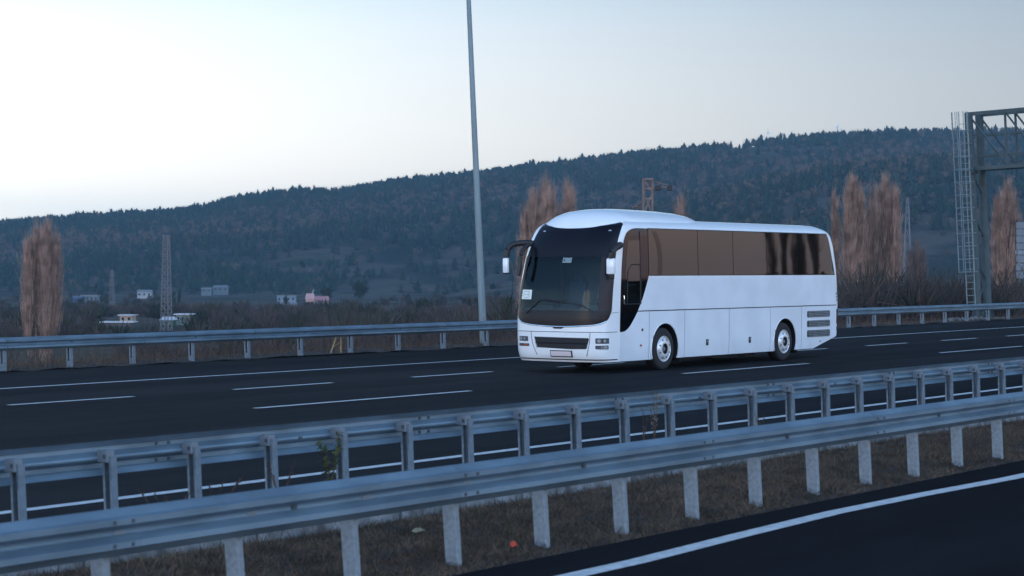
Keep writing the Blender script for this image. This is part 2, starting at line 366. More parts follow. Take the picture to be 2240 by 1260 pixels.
def near_line(x):                     # the near edge line bends slightly
    tab = []
    for px, py in ((1290, 1252), (1440, 1218), (1671, 1158), (1894, 1105), (2240, 1041)):
        u = (px - 1120) / F_PX; v = (HOR - py) / F_PX; t = -CAM_H / v; tab.append((t * (CT + u * ST), t * (ST - u * CT)))
    xs, ys = zip(*tab)
    if x > xs[-1]: return ys[-1] + (x - xs[-1]) * .0
    if x < xs[0]: return ys[0]
    return float(np.interp(x, xs, ys))
marking('edge_line', -60, 300, 8.8, .20, near_line)
marking('edge_line', -60, 400, 15.7, .18)
marking('edge_line', -60, 400, 32.1, .16)
for k in range(-3, 16): marking('lane_dash', on_y(557, 0, 24.0)[0] + 14.35 * k, on_y(557, 0, 24.0)[0] + 14.35 * k + 6.2, 24.0, .15)
for k in range(-3, 24): marking('lane_dash', on_y(18, 0, 28.1)[0] + 5.72 * k, on_y(18, 0, 28.1)[0] + 5.72 * k + 3.0, 28.1, .15)
# ---------------------------------------------------------------- guard rails
# W-beam section: (distance towards the traffic, height)
WSEC = [(.000, 0), (.012, .006), (.055, .050), (.090, .060), (.090, .100), (.060, .114), (.006, .140), (.000, .152), (.000, .160), (.006, .172), (.060, .198), (.090, .212), (.090, .252), (.055, .262), (.012, .306), (.0, .312)]
def beam_mesh(L, face):
    """face -1: the bulges look towards the camera side (-Y), +1 away"""
    mb = MB(); t = .004; sec = [(face * a, b) for a, b in WSEC]; back = [(face * (a - t), b) for a, b in WSEC]
    ring = sec + back[::-1]; n = len(ring); L2 = L + .30
    vs = [(x, y, z) for x in (0, L2) for y, z in ring]
    fs = [(k, (k + 1) % n, n + (k + 1) % n, n + k) for k in range(n)]
    mb.add(vs, fs)
    for xx in (.06, .22):                     # splice bolts, heads both sides
        for zz in (.08, .232): mb.box((xx, face * .083, zz), (.026, .026, .026), 1)
    mb.box((L / 2, face * .002, .156), (.05, .026, .03), 1)
    me = mb.mesh('rail_beam', [M_GALV, M_BOLT]); return me
def post_mesh(w, fl, H, lean, thick=.006, solid=False, lip=.02):
    """C post: web in the plane facing -X or open towards -X, top at H, foot at 0; lean in metres per metre along the road"""
    mb = MB()
    if solid: sec = [(0, -w / 2), (fl, -w / 2), (fl, -w / 2 + thick), (thick, -w / 2 + thick), (thick, w / 2 - thick), (fl, w / 2 - thick), (fl, w / 2), (0, w / 2)]
    else:
        sec = [(0, -w / 2 + lip), (0, -w / 2), (fl, -w / 2), (fl, w / 2), (0, w / 2), (0, w / 2 - lip), (thick, w / 2 - lip), (thick, w / 2 - thick), (fl - thick, w / 2 - thick), (fl - thick, -w / 2 + thick), (thick, -w / 2 + thick), (thick, -w / 2 + lip)]
    n = len(sec); z0 = -.35
    vs = [(x - lean * (z), y, z) for z in (z0, H) for x, y in sec]
    mb.add(vs, [(k, (k + 1) % n, n + (k + 1) % n, n + k) for k in range(n)] + [tuple(range(n))[::-1], tuple(range(n, 2 * n))])
    return mb
def guardrail(Y, face, X0, X1, seg, top, label, grp, seg0):
    g = empty('guardrail', (X0, Y, 0)); tag(g, label, 'guardrail', grp)
    bm_ = beam_mesh(seg, face); k = 0; x = seg0
    while x < X1:
        o = link('rail_beam', bm_, g, (x - X0, (.003 if k % 2 else 0) * face, top - .312)); k += 1; x += seg
    return g
NEAR_Y = 9.80
near = guardrail(NEAR_Y - .03, -1, -6, 62, 3.744, .845, 'galvanised crash barrier beside the near road, on smooth thick posts in grass', 'crash barriers', 12.7 - 3.744 * 5)
pm = post_mesh(.125, .065, .56, .10, solid=False).mesh('post', M_GALVP)
pm2 = MB();
pm2.add(*[(lambda w, fl, H, le: ([(x - le * z, y, z) for z in (-.35, H) for x, y in ((0, -w / 2), (fl, -w / 2), (fl, w / 2), (0, w / 2))], [(0, 1, 5, 4), (1, 2, 6, 5), (2, 3, 7, 6), (3, 0, 4, 7), (3, 2, 1, 0), (4, 5, 6, 7)]))(.125, .062, .66, .10)][0])
pmn = pm2.mesh('post', M_GALVP, bevel=.006)
spn = MB().box((.03, -.0, .65), (.10, .09, .10)).mesh('spacer_block', M_GALVD, bevel=.008)
for k in range(-14, 40):
    X = 12.86 + 1.252 * k
    link('post', pmn, near, (X + 6, .125, random.uniform(-.015, .015))); link('spacer_block', spn, near, (X + 6 + .005, .035, 0))
MID_Y = 13.8
midr = guardrail(MID_Y, 1, -6, 80, 4.0, .835, 'galvanised crash barrier seen from its open back, between the two roads', 'crash barriers', 14.9 - 4.3 * 5)
pmm = post_mesh(.115, .072, .72, .055, lip=.026).mesh('post', M_GALVM)
blk = MB().box((.035, .0, .70), (.085, .14, .11)).box((.0, -.03, .70), (.02, .05, .05), 1).mesh('spacer_block', [M_GALVD, M_BOLT], bevel=.006)
for k in range(-15, 58):
    X = 11.70 + 1.067 * k + .0026 * max(k, 0) ** 1.0 * .0 + (.0016 * max(k, 0) ** 2)
    if X < -6 or X > 79: continue
    link('post', pmm, midr, (X + 6 - .07, -.10, random.uniform(-.012, .012))); link('spacer_block', blk, midr, (X + 6 - .115, -.06, 0))
FAR_Y = 37.5
farr = guardrail(FAR_Y, -1, 8, 330, 4.24, .80, 'long galvanised crash barrier on thin posts along the far roadside, behind the coach', 'crash barriers', 31.4 - 4.24 * 5)
pmf = post_mesh(.15, .08, .62, .03, lip=.045).box((.0, 0, .08), (.012, .06, .17)).mesh('post', M_GALVM)
for k in range(-10, 130):
    X = 31.45 + 2.05 * k + .0085 * max(k, 0) ** 2 * (1 if k < 26 else 0) + (5.75 + (k - 26) * .44 if k >= 26 else 0)
    if X > 328: break
    link('post', pmf, farr, (X - 8, .09, random.uniform(-.02, .01)))
# ---------------------------------------------------------------- coach
coach = empty('coach', (AX, YC, 0))
tag(coach, 'white touring coach with dark bronze side windows driving along the far road', 'coach')
def body_mesh():
    zs = np.concatenate([[.27, .31, .36, .42], np.linspace(.5, 3.0, 22), np.linspace(3.06, 3.59, 17)])
    nF, nS, nR = 15, 30, 9; rings = []
    for z in zs:
        f, w, r = fz(z), wz(z), rz(z); h = []
        for a in np.linspace(0, math.pi / 2, nF): h.append((f + AF - AF * math.cos(a) ** (2 / NF_), -w * math.sin(a) ** (2 / NF_)))
        for x in np.linspace(f + AF, r - AR, nS)[1:-1]: h.append((x, -w))
        for a in np.linspace(math.pi / 2, 0, nR): h.append((r - AR + AR * max(0, math.cos(a)) ** (2 / NR_), -w * math.sin(a) ** (2 / NR_)))
        ring = h + [(x, -y) for x, y in h[-2:0:-1]]
        rings.append([(x, y, z) for x, y in ring])
    n = len(rings[0]); V = [p for r_ in rings for p in r_]; F = []
    for i in range(len(zs) - 1):
        for k in range(n): F.append((i * n + k, i * n + (k + 1) % n, (i + 1) * n + (k + 1) % n, (i + 1) * n + k))
    F.append(tuple(range(n))[::-1])
    # crowned roof: two shrinking rings and a cap
    top = rings[-1]; cx = sum(p[0] for p in top) / n; b = (len(zs) - 1) * n
    for s_, dz in ((.8, .02), (.45, .035)):
        st = len(V); V += [(p[0] * (.5 + .5 * s_) + cx * (.5 - .5 * s_) if False else cx + (p[0] - cx) * (1 - (1 - s_) * .2), p[1] * s_, p[2] + dz) for p in top]
        for k in range(n): F.append((b + k, b + (k + 1) % n, st + (k + 1) % n, st + k))
        b = st
    F.append(tuple(b + k for k in range(n)))
    mb = MB(); mb.add(V, F); return mb.mesh('body', [M_WHITE, M_BLACKM, M_INT], smooth=False)
bodyo = link('body', body_mesh())
def cut(o, mb):
    cm = mb.mesh('cutter', [M_WHITE, M_BLACKM, M_INT]); co = link('cutter', cm)
    md = o.modifiers.new('b', 'BOOLEAN'); md.operation = 'DIFFERENCE'; md.object = co; md.solver = 'EXACT'
    dg = bpy.context.evaluated_depsgraph_get(); me = bpy.data.meshes.new_from_object(o.evaluated_get(dg), depsgraph=dg)
    o.modifiers.clear(); o.data = me; bpy.data.objects.remove(co)
def cyl(mb, x, z, r, y0, y1, mi):
    n = 40; vs = [(x + r * math.cos(2 * math.pi * k / n), y, z + r * math.sin(2 * math.pi * k / n)) for y in (y0, y1) for k in range(n)]
    mb.add(vs, [(k, (k + 1) % n, n + (k + 1) % n, n + k) for k in range(n)] + [tuple(range(n))[::-1], tuple(range(n, 2 * n))], mi)
WB = 6.04; AR_R, AR_Z = .615, .50
c1 = MB()
for x in (0, WB):
    cyl(c1, x, AR_Z, AR_R, -1.6, -.75, 1); cyl(c1, x, AR_Z, AR_R, .75, 1.6, 1)
cut(bodyo, c1)
c2 = MB(); c2.box((-2.05, 0, 2.07), (2.6, 2.26, 1.30), 2)
cut(bodyo, c2)
c3 = MB(); V = [(7.7, y, z) for y in (-1.6, 1.6) for z in (.0, .285)] ; c3.add([(7.7, -1.6, .0), (7.7, -1.6, .275), (9.6, -1.6, .70), (9.6, -1.6, .0), (7.7, 1.6, .0), (7.7, 1.6, .275), (9.6, 1.6, .70), (9.6, 1.6, .0)],
    [(0, 1, 2, 3), (4, 7, 6, 5), (0, 4, 5, 1), (1, 5, 6, 2), (2, 6, 7, 3), (3, 7, 4, 0)], 1)
cut(bodyo, c3)
bodyo.data.shade_smooth(); bodyo.data.set_sharp_from_angle(angle=math.radians(32)); bodyo.parent = coach
def cr(pts, n=5):
    """smooth polyline through points"""
    out = []
    for i in range(len(pts) - 1):
        p0, p1, p2, p3 = [np.array(pts[min(max(j, 0), len(pts) - 1)], float) for j in (i - 1, i, i + 1, i + 2)]
        for t in np.linspace(0, 1, n, endpoint=False):
            out.append(tuple(.5 * ((2 * p1) + (-p0 + p2) * t + (2 * p0 - 5 * p1 + 4 * p2 - p3) * t * t + (-p0 + 3 * p1 - 3 * p2 + p3) * t ** 3)))
    out.append(tuple(pts[-1])); return out
def rrect(a0, a1, b0, b1, r, n=4):
    out = []
    for cx, cy, q0 in ((a1 - r, b1 - r, 0), (a0 + r, b1 - r, 90), (a0 + r, b0 + r, 180), (a1 - r, b0 + r, 270)):
        for k in range(n + 1):
            q = math.radians(q0 + 90 * k / n); out.append((cx + r * math.cos(q), cy + r * math.sin(q)))
    return out
def patch(name, poly, mapf, m, off=.008, thick=.010, parent=None, du=.1, dv=.12, smooth=True, ucuts=None, mats=None):
    """a panel laid on a curved surface: 2-D outline, cut into a grid, mapped and given thickness"""
    bm = bmesh.new(); vs = [bm.verts.new((u, v, 0)) for u, v in poly]; f = bm.faces.new(vs)
    bmesh.ops.triangulate(bm, faces=[f])
    us = [p[0] for p in poly]; vv = [p[1] for p in poly]
    cu = ucuts if ucuts is not None else list(np.arange(min(us) + du / 2, max(us), du))
    for c in cu:
        if min(us) < c < max(us): bmesh.ops.bisect_plane(bm, geom=bm.verts[:] + bm.edges[:] + bm.faces[:], dist=1e-5, plane_co=(c, 0, 0), plane_no=(1, 0, 0))
    for c in np.arange(math.floor(min(vv) / dv) * dv + dv / 2, max(vv), dv):
        if min(vv) < c < max(vv): bmesh.ops.bisect_plane(bm, geom=bm.verts[:] + bm.edges[:] + bm.faces[:], dist=1e-5, plane_co=(0, c, 0), plane_no=(0, 1, 0))
    bmesh.ops.remove_doubles(bm, verts=bm.verts, dist=1e-4)
    bm.verts.ensure_lookup_table(); bm.verts.index_update()
    V = [mapf(v.co.x, v.co.y, off) for v in bm.verts]; F = [tuple(v.index for v in f.verts) for f in bm.faces]
    nb = len(V); inner = {}
    for e in bm.edges:
        if len(e.link_faces) == 1:
            a, b = e.verts
            for q in (a, b):
                if q.index not in inner: inner[q.index] = len(V); V.append(mapf(q.co.x, q.co.y, off - thick))
            l = e.link_loops[0] if hasattr(e, 'link_loops') else None
            F.append((b.index, a.index, inner[a.index], inner[b.index]))
    bm.free(); mb = MB(); mb.add(V, F)
    me = mb.mesh(name, mats or m)
    # make sure the face side looks outwards
    p = me.polygons[0]; outp = Vector(mapf(poly[0][0], poly[0][1], off + .1)) - Vector(mapf(poly[0][0], poly[0][1], off))
    if p.normal.dot(outp) < 0: me.flip_normals()
    if smooth: me.shade_smooth(); me.set_sharp_from_angle(angle=math.radians(35))
    return link(name, me, parent if parent is not None else coach)
def side_map(sgn):
    def mp(x, z, off):
        y = half_y(x, z); e = .02; sx = (half_y(x + e, z) - half_y(x - e, z)) / (2 * e); sz = (half_y(x, z + e) - half_y(x, z - e)) / (2 * e)
        n = Vector((-sx, 1, -sz)).normalized()
        return (x + n.x * off, (y + n.y * off) * sgn, z + n.z * off)
    return mp
XC = [-2.3, -2.2, -2.1, -2.0, -1.9, -1.8, -1.6, -1.0, 0, 1, 2, 3, 4, 5, 6, 7, 8, 8.6, 8.75, 8.9, 9.0, 9.05, 9.1, 9.15, 9.2]
def arch(x0, n=22, r=AR_R + .0):
    """lower edge going from front to rear over a wheel, right to left order handled by caller"""
    a0 = math.asin((AR_Z - .27) / r)
    return [(x0 - r * math.cos(q), AR_Z + r * math.sin(q)) for q in np.linspace(-a0, math.pi + a0, n)]
def zb(x): return .272 if x < 7.7 else .280 + (x - 7.7) * (.70 - .275) / 1.9
tri = cr([(-1.99, .955), (-1.78, .975), (-1.55, 1.10), (-1.25, 1.40)], 4)[:-1] + cr([(-1.25, 1.40), (-.98, 1.78), (-.74, 2.24)], 4)
G = .009
for sgn in (-1, 1):
    mp = side_map(sgn)
    P = lambda name, poly, m, **k: patch(name, poly, mp, m, ucuts=XC, **k)
    # lower skirt panels and luggage flaps
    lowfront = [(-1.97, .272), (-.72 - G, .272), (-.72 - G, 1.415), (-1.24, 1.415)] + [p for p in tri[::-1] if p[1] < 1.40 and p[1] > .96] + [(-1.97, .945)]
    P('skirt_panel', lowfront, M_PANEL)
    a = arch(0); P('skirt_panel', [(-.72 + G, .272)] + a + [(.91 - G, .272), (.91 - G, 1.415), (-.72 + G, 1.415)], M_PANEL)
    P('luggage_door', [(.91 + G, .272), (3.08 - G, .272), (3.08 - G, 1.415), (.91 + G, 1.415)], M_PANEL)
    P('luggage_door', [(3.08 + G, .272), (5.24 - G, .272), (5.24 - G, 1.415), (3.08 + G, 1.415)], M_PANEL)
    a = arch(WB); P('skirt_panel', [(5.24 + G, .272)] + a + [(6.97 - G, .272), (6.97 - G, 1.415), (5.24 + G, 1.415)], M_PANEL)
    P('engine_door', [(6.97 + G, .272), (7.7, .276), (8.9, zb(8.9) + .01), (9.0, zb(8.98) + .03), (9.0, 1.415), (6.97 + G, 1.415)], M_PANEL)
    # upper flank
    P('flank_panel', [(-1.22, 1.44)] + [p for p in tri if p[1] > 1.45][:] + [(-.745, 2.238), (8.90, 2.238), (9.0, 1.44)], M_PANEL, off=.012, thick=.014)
    # dark rubber joints between the panels
    sm = MB()
    def strip(x0, x1, z0, z1):
        n = max(1, int((x1 - x0) / .25)); xs = np.linspace(x0, x1, n + 1); nz_ = max(1, int((z1 - z0) / .2)); zz = np.linspace(z0, z1, nz_ + 1)
        V = [mp(x, z, .003) for x in xs for z in zz]; F = [(i * (nz_ + 1) + j, (i + 1) * (nz_ + 1) + j, (i + 1) * (nz_ + 1) + j + 1, i * (nz_ + 1) + j + 1) for i in range(n) for j in range(nz_)]
        sm.add(V, F)
    strip(-1.3, 9.0, 1.405, 1.445)
    for x in (-.72, .91, 3.08, 5.24, 6.97): strip(x - .015, x + .015, .28, 1.41)
    strip(-1.93, -1.93 + .02, .28, .94)
    sm.build('joint_seal', M_SEAM, coach)
    # dark cab corner with the driver's window set in it
    if sgn == -1:
        P('cab_side_glass', tri + [(-.745, 2.26), (-.745, 3.37)] + cr([(-.9, 3.375), (-1.35, 3.365), (-1.62, 3.28), (-1.78, 3.08), (-1.86, 2.7), (-1.93, 2.2), (-1.98, 1.4), (-1.99, .955)], 4)[:-1], M_BRONZED, off=.010)
        P('driver_window', [(-1.76, 2.20), (-1.83, 1.62), (-1.10, 1.62), (-1.10, 3.10), (-1.62, 3.08), (-1.70, 2.7)], M_BRONZE, off=.014, thick=.006)
        wf = MB()
        for p0, p1 in (((-1.10, 1.60), (-1.10, 3.30)), ((-1.84, 1.60), (-1.10, 1.60)), ((-1.12, 2.52), (-1.12, 1.62)), ((-1.5, 2.52), (-1.12, 2.52)), ((-1.5, 2.52), (-1.66, 2.35)), ((-1.66, 2.35), (-1.70, 1.62))):
            pts = [mp(p0[0] + (p1[0] - p0[0]) * t, p0[1] + (p1[1] - p0[1]) * t, .016) for t in np.linspace(0, 1, 6)]; wf.tube(pts, .012, 4)
        wf.build('window_frame', M_SEAM, coach)
        hnd = MB().tube([mp(-1.86, 1.60, .03), mp(-1.86, 1.72, .035), mp(-1.86, 1.80, .03)], .014, 6).build('grab_handle', M_CHROME, coach)
    else:
        P('entrance_door', [(-1.85, .45), (-1.0, .45), (-1.0, 3.1), (-1.7, 3.1), (-1.80, 2.4)], M_BRONZED, off=.012)
    # side windows
    x0 = -.735 if sgn == -1 else -.9
    edges = [x0, 1.55, 3.29, 5.06, 6.80, 8.98]
    P('window_band', [(x0, 2.255), (8.93, 2.255), (8.86, 2.5), (8.62, 3.2), (8.50, 3.385), (x0, 3.385)], M_SEAM, off=.006, thick=.010)
    def flat(x, z, off):                    # panes are flat from sill to head
        a0, a1 = Vector(mp(x, 2.30, off)), Vector(mp(x, 3.30, off)); return tuple(a0 + (a1 - a0) * (z - 2.30))
    for k in range(5):
        a_, b_ = edges[k] + .012, edges[k + 1] - .012
        if k == 4: poly = [(a_, 2.27), (8.90, 2.27), (8.82, 2.55), (8.60, 3.18), (8.48, 3.365), (a_, 3.365)]
        else: poly = [(a_, 2.27), (b_, 2.27), (b_, 3.365), (a_, 3.365)]
        patch('window_pane', poly, flat, M_BRONZE, off=.016, thick=.014, ucuts=XC)
    if sgn == -1:
        cp = cr([(-.62, 3.36), (-.42, 3.1), (-.32, 2.75), (-.34, 2.28)], 5); cq = [(x + .20, z) for x, z in cp[::-1]]
        P('curved_window_pillar', cp + cq, M_BRONZED, off=.018, thick=.006)
    for x in (1.99, 4.14):
        lk = P('flap_handle', rrect(x - .055, x + .055, .53, .68, .012), M_BLACKM, off=.018, thick=.012)
        patch('latch', rrect(x - .032, x + .032, .60, .655, .008), mp, M_GALVD, off=.026, thick=.01, parent=lk, ucuts=[])
    for (za, zb_) in ((1.115, 1.29), (.855, 1.03), (.585, .77)):
        v = P('engine_vent', rrect(7.28, 8.62, za, zb_, .05), M_BLACKM, off=.013, thick=.008)
        for q in range(4):
            zc = za + (zb_ - za) * (q + .5) / 4
            patch('slat', rrect(7.33, 8.57, zc - .013, zc + .013, .008), mp, M_GALVD, off=.034, thick=.018, parent=v, ucuts=[7.9])
    for zc in (1.74, 1.655, 1.57):
        P('corner_vent', rrect(8.93, 9.08, zc - .028, zc + .028, .01), M_GALVD, off=.010)
    P('tail_lamp', rrect(9.02, 9.17, .90, 1.32, .03), M_RED, off=.012, thick=.02)
    P('socket_cover', rrect(9.02, 9.065, .72, .84, .012), M_BLACKM, off=.012)
    for cx_, cz_, m_, r_ in ((-1.03, .985, M_BLACKM, .034), (-1.09, .62, M_AMBER, .026), (8.05, .46, M_BLACKM, .022)):
        P('round_cap' if m_ is not M_AMBER else 'side_marker', [(cx_ + r_ * math.cos(q) * (1 if m_ is not M_AMBER else 1.5), cz_ + r_ * math.sin(q)) for q in np.linspace(0, 2 * math.pi, 12, endpoint=False)], m_, off=.018, thick=.014)
# roof fairing: starts on the curved top edge of the windscreen panel and runs back as a smooth dome
def roof_fairing():
    dx = [0, .05, .12, .24, .42, .68, 1.0, 1.4, 1.9, 2.5, 3.1, 3.65, 3.97, 4.18, 4.31, 4.37]
    tk = [3.36, 3.46, 3.56, 3.665, 3.75, 3.81, 3.845, 3.86, 3.86, 3.855, 3.845, 3.825, 3.795, 3.74, 3.65, 3.50]
    ek = [3.50, 3.51, 3.52, 3.535, 3.54, 3.52, 3.49, 3.46, 3.45, 3.45, 3.45, 3.45, 3.45, 3.45, 3.44, 3.44]
    bk = [1.0, 1.0, 1.0, 1.01, 1.03, 1.05, 1.07, 1.08, 1.08, 1.08, 1.07, 1.06, 1.04, 1.0, .95, .90]
    ny = 36; us = [-math.cos(math.pi * k / ny) for k in range(ny + 1)]; V = []; F = []
    x0 = P_front(-.07, 3.36)[0]
    for k, d_ in enumerate(dx):
        v = min(1, d_ / 1.6)
        for u in us:
            q = (1 - abs(u) ** 2.4) ** (.95 - .5 * min(1, d_ / .6)); s = -.07 + u * 1.07; e = P_front(s, 3.50 - .14 * q)
            V.append((x0 + d_ + (e[0] - x0) * (1 - v), e[1] * (1 - v) + (bk[k] * u) * v, ek[k] + (tk[k] - ek[k]) * q))
    n = ny + 1
    for i in range(len(dx) - 1):
        for k in range(ny): F.append((i * n + k, i * n + k + 1, (i + 1) * n + k + 1, (i + 1) * n + k))
    F.append(tuple((len(dx) - 1) * n + k for k in range(n)))
    return MB().add(V, F).build('roof_fairing', M_WHITE, coach, smooth=True)
roof_fairing()
MB().box((4.6, -.2, 3.62), (1.0, .7, .02)).build('roof_hatch', M_SEAM, coach, bevel=.006)
# ---- front
FP = lambda name, poly, m, **k: patch(name, poly, P_front, m, du=.09, dv=.12, **k)
bot = cr([(1.19, 1.46), (1.13, 1.28), (.90, 1.165), (.45, 1.12), (-.1, 1.10), (-.6, 1.112), (-1.10, 1.15), (-1.38, 1.25), (-1.50, 1.46)], 4)
FP('lower_mask', [(1.19, 1.455)] + bot[1:-1] + [(-1.50, 1.455)], M_BLACK, off=.013)
topc = cr([(1.0, 3.51), (.72, 3.45), (.4, 3.39), (-.07, 3.37), (-.54, 3.39), (-.86, 3.45), (-1.14, 3.51)], 4)
FP('sun_visor_panel', topc + [(-1.25, 3.47), (-1.30, 3.3), (-1.325, 3.14), (-1.392, 2.70), (1.09, 2.70), (1.0, 3.14), (.98, 3.35)], M_BLACK, off=.013, thick=.006)
FP('windscreen', [(1.19, 1.425), (-1.23, 1.425), (-1.21, 2.08), (-1.18, 2.74), (1.085, 2.74), (1.16, 2.08)], M_WSCR, off=.009, thick=.004)
FP('windscreen_edge', [(-1.13, 1.45), (-1.50, 1.45), (-1.475, 2.08), (-1.390, 2.705), (-1.06, 2.705), (-1.10, 2.08)], mat('edge_print', (.02, .016, .020), .35, spec=.2), off=.014, thick=.008)
FP('windscreen_edge', [(1.18, 1.45), (1.06, 1.45), (.98, 2.705), (1.075, 2.705), (1.15, 2.08)], MATS['edge_print'], off=.014, thick=.008)
cb = cr([(1.10, 1.235), (.90, 1.150), (.45, 1.103), (-.1, 1.083), (-.6, 1.095), (-1.10, 1.133), (-1.36, 1.225)], 5)
tr_ = MB().tube([P_front(s, z, .006) for s, z in cb], [.004] + [.016] * (len(cb) - 2) + [.004], 8).build('chrome_trim', M_CHROME, coach, smooth=True)
FP('emblem_notch', [(.10, 1.083), (.02, 1.065), (-.02, 1.035), (-.22, 1.035), (-.28, 1.065), (-.36, 1.083), (-.30, 1.078), (-.1, 1.070)], M_SEAM, off=.010)
def fline(pts, name='joint_seal', r=.007):
    MB().tube([P_front(s, z, .001) for s, z in pts], r, 6).build(name, M_SEAM, coach)
fline([(s, .962) for s in np.linspace(1.15, -1.78, 40)])
fline(cr([(.655, .96), (.62, .7), (.50, .42)], 5)); fline(cr([(-.965, .96), (-.94, .7), (-.86, .40)], 5))
fline(cr([(-1.50, 1.40), (-1.66, 1.41), (-1.80, 1.41)], 3), r=.005)
gp = [(.555, .842), (-.923, .83), (-.935, .80), (-.875, .60), (-.84, .575), (-.40, .568), (.40, .592), (.47, .61), (.545, .80)]
gr_ = FP('grille', gp, M_BLACKM, off=.006)
for q in range(9):
    z0 = .60 + .026 * q; s0, s1 = .50 - .0 + q * .004, -.885 - q * .004
    MB().tube([P_front(s, z0 + (.012 if s > .2 else 0) * 0, .014) for s in np.linspace(s0, s1, 14)], .0065 if q != 4 else .014, 4).build('slat', M_GRILLE if q != 4 else M_BLACKM, gr_)
pl = FP('number_plate', rrect(-.475, .075, .40, .515, .006), M_PLATE, off=.035, thick=.02)
FP('plate_holder', rrect(-.50, .10, .38, .535, .01), M_BLACKM, off=.024, thick=.03)
for a, b, z0, z1, red in ((-1.43, -1.085, .70, .828, 0), (.755, 1.07, .73, .845, 0), (-1.405, -1.08, .573, .66, 0), (.725, 1.09, .613, .68, 1)):
    h_ = FP('headlight' if z1 > .7 and z1 - z0 > .1 else 'fog_light', rrect(a, b, z0, z1, .02), M_LENS if not red else M_LENS, off=.010)
    if z1 - z0 > .1:
        for q, rr, m_ in ((.24, .042, M_LAMPW), (.62, .030, M_LAMPW)):
            s = b + (a - b) * (1 - q) if a < 0 else b + (a - b) * q
            s = a + (b - a) * (1 - q)
            patch('reflector', [(s + rr * math.cos(t), (z0 + z1) / 2 + rr * math.sin(t)) for t in np.linspace(0, 2 * math.pi, 14, endpoint=False)], P_front, m_, off=.016, thick=.012, parent=h_, du=.5, dv=.5)
    else:
        patch('reflector', rrect(a + .04, a + .19, z0 + .014, z1 - .014, .01), P_front, M_LAMPW if not red else M_AMBER, off=.016, thick=.012, parent=h_, du=.5, dv=.5)
    patch('divider', rrect((a + b) / 2 - .006, (a + b) / 2 + .006, z0 + .01, z1 - .01, .003), P_front, M_SEAM, off=.018, thick=.01, parent=h_, du=.5, dv=.5)
for s in (.75, -1.05): FP('marker_lamp', rrect(s - .035, s + .035, 3.30, 3.325, .01), M_LAMPW, off=.02)
# dark line along the bumper lip
MB().tube([P_front(s, .325, .0) for s in np.linspace(1.1, -1.7, 30)], .014, 6).build('bumper_lip', M_SEAM, coach)
# wipers
for pts in ([(.80, 1.385), (.58, 1.56), (.42, 1.69)], [(.42, 1.69), (.1, 1.695), (-.35, 1.66)], [(-1.02, 1.43), (-.75, 1.57), (-.50, 1.61)], [(.20, 1.675), (-.2, 1.635), (-.62, 1.60), (-.80, 1.57)]):
    MB().tube([P_front(s, z, .03) for s, z in cr(pts, 4)], .013, 5).build('wiper', M_BLACKM, coach)
# card behind the glass and small label
crd = FP('windscreen_card', rrect(.70, 1.10, 1.71, 1.93, .008), M_CARD, off=.012, thick=.003)
for q in range(5): patch('print_line', rrect(.76, .95 + .06 * (q % 2), 1.745 + q * .034, 1.757 + q * .034, .003), P_front, M_INK, off=.016, thick=.003, parent=crd, du=.5, dv=.5)
lb = FP('windscreen_label', rrect(-.31, -.06, 2.56, 2.68, .008), mat('label_grey', (.16, .22, .24), .6), off=.011, thick=.003)
patch('print_mark', rrect(-.12, -.09, 2.60, 2.65, .01), P_front, M_BLACKM, off=.015, thick=.003, parent=lb, du=.5, dv=.5)
# ---- cab interior
MB().box((-2.25, 0, 1.47), (.62, 2.2, .10)).box((-2.0, -.62, 1.53), (.35, .62, .12)).box((-2.28, .55, 1.535), (.30, .5, .05)).build('dashboard', M_INT, coach, bevel=.02)
MB().box((-.80, .0, 2.05), (.04, 2.2, 1.2)).build('cab_partition', M_INT, coach)
sw = MB(); ring = [(-1.78 + .12 * math.sin(q), -.62 + .22 * math.cos(q), 1.68 + .18 * math.sin(q)) for q in np.linspace(0, 2 * math.pi, 21)]
sw.tube(ring, .014, 6); sw.tube([(-1.78, -.62, 1.68), (-1.95, -.62, 1.54)], .03, 6); sw.tube([(-1.78, -.84, 1.68), (-1.78, -.40, 1.68)], .012, 5); sw.build('steering_wheel', M_BLACKM, coach)
for y in (-.62, .62):
    s_ = MB().box((-1.12, y, 1.52), (.46, .46, .14)).box((-.90, y, 1.84), (.12, .46, .55), rot=Matrix.Rotation(.12, 3, 'Y')).box((-.86, y, 2.20), (.09, .26, .18)).build('cab_seat', M_SEAT, coach, bevel=.03)
for y in (-1.02, 1.02): MB().box((-1.0, y, 2.10), (.06, .10, 1.1)).build('cab_curtain', mat('curtain', (.035, .045, .05), .9), coach, bevel=.02)
